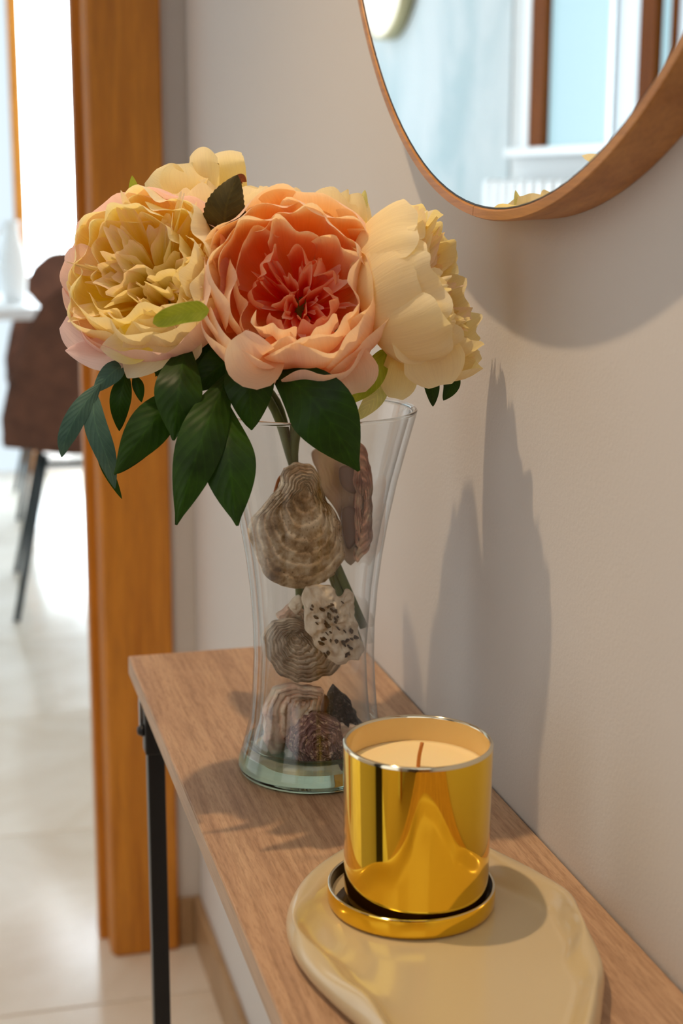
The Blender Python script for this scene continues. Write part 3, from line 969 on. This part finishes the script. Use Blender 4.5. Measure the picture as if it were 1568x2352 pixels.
# white coral piece with pits
cor_px = [(704, 1350), (722, 1342), (745, 1346), (764, 1346), (774, 1366), (786, 1374), (800, 1358), (812, 1366), (820, 1392), (816, 1416), (824, 1440), (836, 1478), (838, 1496), (826, 1514), (806, 1518), (790, 1528), (766, 1522), (742, 1500), (720, 1478), (704, 1446), (696, 1416), (698, 1392), (690, 1372)]
cor = thing('coral_piece', 'chalk white pitted coral piece in front of the grey oyster shell', 'coral', tuple(at(760, 1430, 0.92)))
shell('x', '', cor_px, (760, 1430), 0.932, 0.006, M_coral, tilt=(0.15, 0), ridge=0.0003, rough=0.0035, th=0.005, nr=18, seed=41, root=cor, pname='coral_body', jag=0.0025, npt=88)
rng = random.Random(5)
for k in range(64):
    a, b = rng.uniform(708, 830), rng.uniform(1362, 1506)
    if abs(a - 760 - (b - 1430) * 0.38) > 46:
        continue
    s = rng.uniform(1.8, 5.2)
    c = at(a, b, 0.932)
    d = 0.0072 * (1 - (math.hypot(a - 762, b - 1432) / 100) ** 2) - 0.15 * (a - 760) * 0.00028 + 0.0012
    V = []
    nn = 10
    ang0 = rng.uniform(0, PI)
    sc_ = s * 0.93 / FPX
    for i in range(nn):
        q = 2 * PI * i / nn
        ex, ez = math.cos(q) * sc_ * 1.5, math.sin(q) * sc_ * 0.8
        V.append(c + Vector((ex * math.cos(ang0) - ez * math.sin(ang0), -d - 0.0006, ex * math.sin(ang0) + ez * math.cos(ang0))))
    V += [v + (c - v) * 0.25 + Vector((0, 0.0035, 0)) for v in V]
    F = [(i, (i + 1) % nn, nn + (i + 1) % nn, nn + i) for i in range(nn)] + [tuple(range(nn))]
    mesh('pit', V, F, M_pit, cor)
S.append(shell('ruffled_shell', 'pinkish fan shell with ruffled layers, lower left in the vase', [(650, 1572), (690, 1576), (722, 1580), (744, 1598), (740, 1628), (722, 1654), (700, 1690), (672, 1722), (634, 1740), (614, 1716), (608, 1668), (606, 1628), (618, 1592)], (690, 1600), 0.944, 0.013, M_sh_pink, tilt=(0.2, 0.2), ridge=0.0018, rough=0.0015, th=0.008, nr=18, seed=51, jag=0.003, npt=80))
S.append(shell('sea_snail_shell', 'rough purple sea snail shell resting at the bottom of the vase', [(700, 1650), (728, 1640), (756, 1648), (780, 1672), (792, 1706), (796, 1742), (780, 1760), (740, 1766), (702, 1758), (676, 1738), (662, 1712), (672, 1676)], (728, 1704), 0.932, 0.016, M_sh_purple, ridge=0.0010, rough=0.004, th=0.012, nr=20, seed=61, jag=0.003, npt=88))
S.append(shell('mussel_shell', 'black crusted shell standing at the right near the bottom of the vase', [(768, 1578), (784, 1584), (800, 1612), (816, 1636), (832, 1664), (818, 1684), (788, 1684), (766, 1664), (756, 1636), (758, 1602)], (790, 1630), 0.954, 0.011, M_sh_dark, ridge=0.0010, rough=0.0045, th=0.006, nr=14, seed=71, jag=0.003, npt=64))
S.append(shell('brown_shell_gap', 'brown shell inside with the dark gap between the pink fan shell and the black shell', [(744, 1600), (758, 1608), (762, 1640), (758, 1668), (742, 1672), (736, 1640)], (750, 1640), 0.958, 0.004, M_sh_brown, ridge=0.0001, rough=0.0004, th=0.004, nr=8, seed=81, jag=0.0006, npt=40))  # brown fill covers the dark gap beside the black shell
S.append(shell('smooth_shell', 'smooth rose shell lip beside the purple snail shell, half behind the candle', [(772, 1668), (800, 1662), (830, 1672), (838, 1710), (826, 1752), (798, 1764), (778, 1740), (764, 1706)], (804, 1710), 0.944, 0.010, M_sh_pink, ridge=0.0002, rough=0.0006, th=0.008, nr=14, seed=91, jag=0.0008, npt=56))

# ------------------------------------------------------------------ flowers
def petal_grid(name, f, nu, nv, mat, parent):
    V, F, UV = [], [], []
    for j in range(nv + 1):
        for i in range(nu + 1):
            u, v = -1 + 2 * i / nu, j / nv
            V.append(f(u, v))
            UV.append(((u + 1) / 2, v))
    for j in range(nv):
        for i in range(nu):
            a = j * (nu + 1) + i
            F.append((a, a + 1, a + nu + 2, a + nu + 1))
    return mesh(name, V, F, mat, parent, uv=UV)


def bloom(root, c, axis, R, rings, inner, seed, mats, spin=0.0, flat=1.0, skip=None):
    """rings: (count, half angle, profile[(r,h)..], ruffle, material key, jitter)"""
    rg = random.Random(seed)
    a = Vector(axis).normalized()
    e1 = a.cross(Vector((0, 0, 1))).normalized()
    e2 = a.cross(e1) * -1

    def W(r, ang, h):
        return c + (e1 * math.cos(ang) + e2 * math.sin(ang)) * (r * R) + a * (h * R * flat)

    for ri, (cnt, half, prof, ruf, mk, jit) in enumerate(rings):
        P0 = [Vector((r, h, 0)) for r, h in prof]
        off = rg.uniform(0, PI)
        for k in range(cnt):
            phi = off + spin + 2 * PI * (k + rg.uniform(-0.16, 0.16)) / cnt
            if skip and skip(ri, (phi % (2 * PI))):
                continue
            sR = 1 + 0.045 * (k % 2) + rg.uniform(-jit, jit)
            sH = 1 + rg.uniform(-jit, jit) * 1.2
            hf = half * rg.uniform(0.85, 1.15)
            k1, k2, k3 = rg.uniform(1.8, 3.4), rg.uniform(4.2, 6.4), rg.uniform(8, 11)
            p1, p2, p3 = rg.uniform(0, 6), rg.uniform(0, 6), rg.uniform(0, 6)
            lean = rg.uniform(-0.15, 0.15)
            nt = rg.uniform(-0.5, 0.5)
            nd = rg.uniform(0.02, 0.12)

            def f(u, v):
                vm = 1 - 0.22 * abs(u) ** 3.0 + 0.022 * math.sin(u * k2 + p2) + 0.012 * math.sin(u * k3 + p3) - nd * 0.7 * math.exp(-((u - nt) / 0.2) ** 2)
                t = v * vm
                q = crom(P0, t)
                wv = ruf * (t ** 2.2) * (0.6 * math.sin(u * k1 + p1) + 0.4 * math.sin(u * k2 + p2 + 2 * t) + 0.12 * math.sin(u * k3 + p3))
                ang = phi + (u * hf) * (0.30 + 0.70 * t ** 0.55) + lean * t
                r = q.x * sR + wv - 0.05 * u * u * t
                h = (q.y + 0.8) * sH - 0.8 + wv * 0.35 + 0.03 * math.sin(u * k2 + p1) * t * t
                return W(r, ang, h)
            petal_grid('petal', f, 20, 14, mats[mk], root)
    for k in range(inner['n']):
        q = (k + 0.5) / inner['n']
        rc = inner['r'] * math.sqrt(q)
        pc = k * 2.39996 + rg.uniform(-0.4, 0.4)
        tang = pc + rg.choice((-1, 1)) * rg.uniform(0.2, 1.5)
        hw = rg.uniform(0.17, 0.30) * inner.get('s', 1)
        h0 = inner['h0'] + inner.get('dh', 0.0) * q
        top = inner['h1'] + inner.get('dt', 0.0) * q + rg.uniform(-0.14, 0.14)
        leanr = rg.uniform(-0.16, 0.20)
        p1, k1, p2, k2 = rg.uniform(0, 6), rg.uniform(2, 3.6), rg.uniform(0, 6), rg.uniform(4.5, 7)
        crl = rg.choice((-0.14, 0.12, 0.26, 0.34)) * inner.get('s', 1)
        nt = rg.uniform(-0.5, 0.5)
        cup = rg.uniform(0.3, 0.8)

        def f(u, v):
            vm = 1 - 0.24 * abs(u) ** 2.4 + 0.03 * math.sin(u * k2 + p1) - 0.10 * math.exp(-((u - nt) / 0.18) ** 2)
            t = v * vm
            wd = hw * (0.25 + 0.75 * t ** 0.6)
            bx = rc * (0.45 + 0.55 * t) + leanr * t + cup * hw * (1 - u * u) + crl * t * t
            bx += 0.05 * t * t * (math.sin(u * k1 + p2) + 0.5 * math.sin(u * k2 + p1))
            ct, st = math.cos(pc), math.sin(pc)
            dx, dy = math.cos(tang), math.sin(tang)
            x = bx * ct - dy * u * wd
            y = bx * st + dx * u * wd
            h = h0 + (top - h0) * t + 0.03 * math.sin(u * k2 + p2) * t
            return c + (e1 * x + e2 * y) * R + a * (h * R * flat)
        petal_grid('petal', f, 10, 10, mats[inner['m']], root)
    # receptacle the petals grow from
    V, F = [], []
    nn = 14
    for j in range(6):
        rr_, hh = [(0.0, -0.92), (0.16, -0.9), (0.22, -0.8), (0.2, -0.7), (0.1, -0.64), (0.0, -0.63)][j]
        for i in range(nn):
            V.append(W(rr_, 2 * PI * i / nn, hh))
    for j in range(5):
        for i in range(nn):
            F.append((j * nn + i, j * nn + (i + 1) % nn, (j + 1) * nn + (i + 1) % nn, (j + 1) * nn + i))
    mesh('receptacle', V, F, M_sepal, root)
    return a


def blade(name, parent, pts, width, mat, nrm=None, fold=0.25, shape='leaf', nu=8, nv=18, wave=0.0, serr=0.0, curl=0.0, seed=0, flip=False):
    """leaf or petal along a centre line; width in metres"""
    P = [Vector(p) for p in pts]

    def sh(v):
        if shape == 'leaf':
            return math.sin(PI * min(1, v) ** 0.85) ** 0.75 if 0 < v < 1 else 0.03
        if shape == 'leaflet':
            return max(0.05, math.sin(PI * v ** 1.18) ** 1.05 if 0 < v < 1 else 0.05)
        if shape == 'ovate':
            return max(0.03, math.sin(PI * v ** 0.7) ** 0.7 if 0 < v < 1 else 0.03)
        if shape == 'panel':
            return (0.75 + 0.25 * min(1, v * 2)) * (1.0 if v < 0.93 else 0.93)
        if shape == 'strap':
            return max(0.05, (min(1, v * 5)) ** 0.6 * (max(0.0, 1 - v ** 5)) ** 0.5)
        return max(0.12, (0.35 + 0.65 * min(1, v * 1.5) ** 0.7) * (1 - max(0, v - 0.55) ** 2.6 * 5.0))  # petal
    V, F, UV = [], [], []
    for j in range(nv + 1):
        v = j / nv
        c = crom(P, v)
        tg = (crom(P, min(1, v + 0.02)) - crom(P, max(0, v - 0.02))).normalized()
        N = Vector(nrm) if nrm else (CAM - c)
        N = (N - tg * N.dot(tg)).normalized()
        sd = tg.cross(N)
        hw = width * 0.5 * sh(v)
        if serr:
            hw *= 1 + serr * (((v * 15) % 1) - 0.5)
        for i in range(nu + 1):
            u = -1 + 2 * i / nu
            z = -fold * abs(u) * hw + wave * width * math.sin(v * 9 + u * 2 + seed) * u * u + curl * hw * u * u
            V.append(c + sd * (u * hw) + N * z)
            UV.append(((u + 1) / 2, v))
    for j in range(nv):
        for i in range(nu):
            a = j * (nu + 1) + i
            F.append((a, a + nu + 1, a + nu + 2, a + 1) if flip else (a, a + 1, a + nu + 2, a + nu + 1))
    return mesh(name, V, F, mat, parent, uv=UV)


def bpx(name, parent, pl, wpx, mat, **kw):
    """pl: (px, py, y) list"""
    pts = [at(a, b, y) for a, b, y in pl]
    return blade(name, parent, pts, wpx * pl[0][2] / FPX * 1.03, mat, **kw)


GUARD = [(0.10, -0.85), (0.60, -0.82), (0.95, -0.45), (1.06, 0.02), (1.00, 0.36)]
OUT1 = [(0.08, -0.80), (0.55, -0.72), (0.90, -0.30), (0.95, 0.15), (0.86, 0.50)]
MID = [(0.06, -0.75), (0.48, -0.62), (0.78, -0.22), (0.80, 0.20), (0.73, 0.52)]
IN2 = [(0.04, -0.70), (0.26, -0.54), (0.43, -0.24), (0.44, 0.04), (0.38, 0.24)]
IN1 = [(0.05, -0.72), (0.38, -0.55), (0.62, -0.20), (0.63, 0.16), (0.60, 0.44)]

stem_c = at(675, 1075, 0.968)


def stem(root, c, ax, low, rad=0.0026, k=0.5):
    b = c - ax * 0.05
    return tube('stem', [b + ax * 0.008, b - ax * 0.03 * k + Vector((0, 0, -0.012)), Vector((stem_c.x, stem_c.y, stem_c.z + 0.03)).lerp(b, 0.25), stem_c + (low - stem_c) * 0.02 + Vector((0, 0, 0.0)), low.lerp(stem_c, 0.45), low], rad, M_stem, root, 10, 36)


# 1. the peach bloom in front
c1 = at(682, 668, 0.872)
R1 = 0.0535
pe = thing('peony', 'full peach-orange peony bloom facing the front, middle of the bouquet', 'flower', tuple(c1), 'silk peonies in the vase')
ax1 = bloom(pe, c1, (-0.22, -0.86, 0.33), R1,
            [(7, 0.68, GUARD, 0.09, 'o', 0.05), (7, 0.66, OUT1, 0.11, 'o', 0.06), (7, 0.64, MID, 0.12, 'o', 0.07), (7, 0.60, IN1, 0.14, 'o', 0.12), (7, 0.50, IN2, 0.14, 'i', 0.16)],
            dict(n=26, r=0.34, h0=-0.62, h1=-0.16, dt=0.22, m='i', s=0.46), 11, {'o': M_peach, 'i': M_peachin}, 0.4, 0.95)
stem(pe, c1, ax1, at(690, 1440, 0.968), 0.0026)
# 2. yellow bloom on the left
c2 = at(335, 632, 0.915)
R2 = 0.0495
ye = thing('peony', 'pale yellow peony bloom with blush outer petals, left of the bouquet', 'flower', tuple(c2), 'silk peonies in the vase')
ax2 = bloom(ye, c2, (-0.42, -0.80, 0.36), R2,
            [(7, 0.68, GUARD, 0.09, 'b', 0.06), (8, 0.62, OUT1, 0.11, 'o', 0.06), (7, 0.62, MID, 0.12, 'o', 0.08), (7, 0.60, IN1, 0.12, 'i', 0.10)],
            dict(n=40, r=0.60, h0=-0.58, h1=0.22, dt=0.20, m='i', s=0.80), 23, {'o': M_yellow, 'i': M_yellowin, 'b': M_blush}, 0.9, 0.95)
stem(ye, c2, ax2, at(835, 1440, 0.960), 0.0030)
# 3. cream bloom on the right, seen from its side
c3 = at(965, 668, 0.868)
R3 = 0.0490
cr = thing('peony', 'cream peony bloom turned to the wall, right of the bouquet', 'flower', tuple(c3), 'silk peonies in the vase')
ax3 = bloom(cr, c3, (0.70, -0.32, 0.32), R3,
            [(9, 0.56, GUARD, 0.11, 'o', 0.09), (9, 0.52, OUT1, 0.13, 'o', 0.09), (8, 0.54, MID, 0.14, 'o', 0.09), (7, 0.58, IN1, 0.13, 'i', 0.1)],
            dict(n=30, r=0.62, h0=-0.58, h1=0.42, dt=0.06, m='i', s=1.0), 37, {'o': M_cream, 'i': M_yellowin}, 0.2, 0.80)
stem(cr, c3, ax3, at(826, 1480, 0.963), 0.0026)
# 4. cream bloom at the back, top left
c4 = at(470, 545, 0.985)
R4 = 0.046
bk = thing('peony', 'loose cream peony with tall rolled petals at the top back of the bouquet', 'flower', tuple(c4), 'silk peonies in the vase')
ax4 = bloom(bk, c4, (-0.05, 0.25, 0.9), R4,
            [(7, 0.62, GUARD, 0.08, 'o', 0.08), (7, 0.55, OUT1, 0.10, 'o', 0.08), (7, 0.5, MID, 0.1, 'o', 0.08)],
            dict(n=14, r=0.5, h0=-0.6, h1=0.15, dt=0.2, m='i'), 41, {'o': M_cream, 'i': M_yellowin}, 0.1, 0.95)
stem(bk, c4, ax4, at(812, 1470, 0.968), 0.0024)
# 5. cream-peach bloom behind the peach one
c5 = at(676, 535, 0.948)
R5 = 0.047
b5 = thing('peony', 'cream peony half hidden behind the peach bloom, only its top showing', 'flower', tuple(c5), 'silk peonies in the vase')
ax5 = bloom(b5, c5, (0.1, 0.2, 0.95), R5,
            [(7, 0.62, GUARD, 0.08, 'o', 0.06), (7, 0.55, OUT1, 0.10, 'o', 0.07), (7, 0.5, MID, 0.1, 'o', 0.08)],
            dict(n=12, r=0.5, h0=-0.6, h1=0.1, dt=0.2, m='i'), 47, {'o': M_cream, 'i': M_yellowin}, 0.5, 0.9)
stem(b5, c5, ax5, at(700, 1430, 0.972), 0.0024)

# loose upright petals of the back bloom
bpx('petal', bk, [(482, 500, 0.968), (474, 430, 0.958), (468, 372, 0.955), (466, 337, 0.962)], 66, M_cream, shape='panel', fold=0.0, curl=-1.15, wave=0.05, flip=True, nu=14)
bpx('petal', bk, [(545, 500, 0.985), (532, 420, 0.975), (522, 372, 0.972), (518, 346, 0.985)], 74, M_cream, shape='panel', fold=0.0, curl=-0.25, wave=0.02)
bpx('petal', bk, [(440, 510, 0.962), (392, 440, 0.962), (345, 404, 0.968)], 110, M_cream, shape='petal', fold=0.1, wave=0.06)
bpx('petal', bk, [(440, 490, 0.955), (425, 430, 0.957), (420, 376, 0.964)], 110, M_cream, shape='petal', fold=-0.1, wave=0.06, seed=2)
bpx('petal', bk, [(560, 520, 0.960), (575, 470, 0.962), (590, 430, 0.966)], 80, M_cream, shape='petal', fold=0.1, wave=0.05, seed=3)
# extra outer petals of the yellow bloom
bpx('petal', ye, [(290, 740, 0.915), (215, 780, 0.912), (145, 740, 0.915)], 88, M_blush, shape='petal', fold=-0.15, wave=0.05)
bpx('petal', ye, [(320, 760, 0.905), (250, 810, 0.905), (150, 805, 0.910)], 84, M_blush, shape='leaf', fold=-0.1, wave=0.04)
bpx('petal', ye, [(330, 740, 0.895), (300, 790, 0.893), (230, 800, 0.897)], 92, M_yellow, shape='leaf', fold=-0.1, wave=0.04)
bpx('petal', ye, [(400, 720, 0.893), (345, 790, 0.890), (292, 868, 0.900)], 120, M_yellow, shape='leaf', fold=-0.15, flip=True)
bpx('petal', ye, [(430, 700, 0.890), (415, 770, 0.890), (400, 835, 0.897)], 110, M_yellow, shape='petal', fold=-0.15, flip=True)
bpx('petal', ye, [(225, 620, 0.925), (190, 600, 0.925), (172, 565, 0.928)], 70, M_blush, shape='petal', fold=-0.1)
# drooping outer petals of the cream bloom
bpx('petal', cr, [(930, 760, 0.862), (918, 850, 0.866), (908, 915, 0.874)], 92, M_cream, shape='petal', fold=-0.1, nrm=(-0.4, -0.9, 0.0))
bpx('petal', cr, [(930, 720, 0.850), (985, 800, 0.842), (1010, 885, 0.850)], 150, M_cream, shape='petal', fold=-0.2, wave=0.03, flip=True)
bpx('petal', cr, [(1000, 780, 0.855), (1055, 815, 0.852), (1098, 835, 0.862)], 74, M_cream, shape='petal', fold=-0.1, wave=0.06)
bpx('petal', cr, [(920, 700, 0.848), (950, 760, 0.838), (985, 825, 0.842)], 130, M_cream, shape='petal', fold=-0.25, wave=0.04, flip=True)
# lower petals of the peach bloom
bpx('petal', pe, [(720, 780, 0.862), (785, 840, 0.848), (812, 905, 0.858)], 150, M_peach, shape='petal', fold=-0.2, wave=0.03, flip=True)
bpx('petal', pe, [(640, 790, 0.860), (590, 840, 0.846), (545, 770, 0.842)], 120, M_peach, shape='petal', fold=-0.2, wave=0.04, flip=True)

# sepals
bpx('sepal', bk, [(312, 470, 0.95), (308, 440, 0.95), (303, 403, 0.952)], 25, M_sepal, fold=0.4)
bpx('sepal', pe, [(480, 712, 0.838), (415, 720, 0.832), (351, 742, 0.836)], 46, M_sepal, shape='strap', fold=-0.3)
bpx('sepal', b5, [(826, 500, 0.93), (832, 470, 0.93), (838, 436, 0.932)], 25, M_sepalpale, fold=0.3)
bpx('sepal', pe, [(886, 800, 0.872), (850, 870, 0.868), (796, 930, 0.880)], 58, M_sepal, fold=0.2)
bpx('sepal', cr, [(884, 850, 0.880), (862, 910, 0.880), (815, 968, 0.888)], 48, M_sepalpale, fold=0.2)
bpx('sepal', cr, [(930, 740, 0.845), (912, 775, 0.845), (895, 800, 0.850)], 60, M_sepal, shape='petal', fold=0.1)

# leaves: (owner, points, width px, material, options)
LV = [
    (ye, [(292, 832, 0.905), (255, 858, 0.897), (214, 902, 0.893)], 46, M_leafblue, {}),
    (ye, [(232, 880, 0.893), (185, 940, 0.887), (152, 1005, 0.885), (141, 1050, 0.890)], 46, M_leafblue, {}),
    (ye, [(213, 892, 0.893), (218, 970, 0.885), (245, 1050, 0.882), (264, 1122, 0.888)], 52, M_leafblue, {}),
    (ye, [(222, 1010, 0.893), (245, 1075, 0.892), (280, 1146, 0.895)], 26, M_leaf, {}),
    (ye, [(290, 856, 0.910), (276, 920, 0.902), (274, 990, 0.902)], 48, M_leaf, {}),
    (ye, [(308, 862, 0.912), (318, 890, 0.908), (325, 924, 0.908)], 26, M_leaf, {}),
    (ye, [(455, 870, 0.905), (360, 960, 0.872), (262, 1090, 0.868)], 92, M_leaf, {'shape': 'leaflet'}),
    (ye, [(390, 960, 0.905), (330, 1020, 0.895), (270, 1088, 0.893)], 50, M_leaf, {}),
    (ye, [(430, 770, 0.905), (412, 880, 0.862), (398, 1012, 0.858)], 104, M_leaf, {'shape': 'leaflet'}),
    (pe, [(540, 830, 0.890), (470, 990, 0.845), (404, 1206, 0.838)], 104, M_leaf, {'shape': 'leaflet'}),
    (pe, [(512, 900, 0.875), (524, 1040, 0.842), (545, 1208, 0.832)], 118, M_leaf, {'shape': 'leaflet'}),
    (pe, [(560, 790, 0.890), (572, 880, 0.862), (578, 988, 0.862)], 112, M_leaf, {}),
    (pe, [(600, 820, 0.885), (725, 925, 0.836), (824, 1082, 0.832)], 148, M_leaf, {'fold': 0.12, 'shape': 'leaflet'}),
    (pe, [(600, 780, 0.905), (520, 830, 0.890), (430, 900, 0.890)], 90, M_leaf, {}),
    (pe, [(470, 770, 0.910), (470, 830, 0.905), (440, 890, 0.905)], 80, M_leaf, {}),
    (pe, [(640, 780, 0.900), (560, 850, 0.893), (500, 930, 0.890)], 90, M_leaf, {}),
    (bk, [(350, 800, 0.935), (400, 850, 0.93), (390, 930, 0.93)], 90, M_leaf, {}),
    (bk, [(560, 800, 0.935), (500, 830, 0.93), (440, 860, 0.93)], 80, M_leaf, {}),
    (bk, [(420, 720, 0.985), (360, 700, 1.04), (290, 640, 1.075)], 110, M_leaf, {'nrm': (0, -0.2, 1)}),
    (bk, [(470, 720, 0.99), (430, 680, 1.05), (400, 600, 1.085)], 120, M_leaf, {'nrm': (0, -0.2, 1)}),
    (b5, [(640, 720, 0.99), (660, 690, 1.03), (690, 640, 1.06)], 100, M_leaf, {'nrm': (0, -0.2, 1)}),
    (cr, [(985, 850, 0.885), (992, 890, 0.880), (994, 934, 0.882)], 36, M_leaf, {}),
    (cr, [(1034, 850, 0.880), (1036, 885, 0.874), (1018, 920, 0.878)], 42, M_leaf, {'shape': 'ovate'}),
    (cr, [(960, 850, 0.895), (948, 872, 0.892), (930, 893, 0.892)], 24, M_leaf, {}),
    (bk, [(518, 552, 0.905), (518, 480, 0.892), (545, 402, 0.895)], 96, M_leafbrown, {'shape': 'ovate', 'serr': 0.09, 'nv': 45, 'fold': 0.2}),
    (bk, [(540, 425, 0.899), (553, 410, 0.898), (566, 418, 0.902)], 22, M_leaftip, {}),
]
for k, (ow, pl, wd, mt, kw) in enumerate(LV):
    bpx('leaf', ow, pl, wd, mt, wave=0.03, seed=k, **kw)

# tie round the stems
tie = tag(lathe('stem_tie', [(0.0062, -0.004), (0.0072, -0.0035), (0.0074, 0.0), (0.0072, 0.0035), (0.0062, 0.004)], (0, 0, 0), M_tie, None, 24, True), 'orange tie wound round the flower stems inside the vase', 'tie')
tie.location = stem_c + Vector((0, 0, -0.004))
tw = tube('tie_end', [stem_c + Vector((-0.006, -0.002, -0.003)), stem_c + Vector((-0.011, -0.004, -0.006)), stem_c + Vector((-0.014, -0.004, -0.015))], 0.0011, M_tie, None, 8, 12)
tw.data.transform(Matrix.Translation(-tie.location))
tw.parent = tie
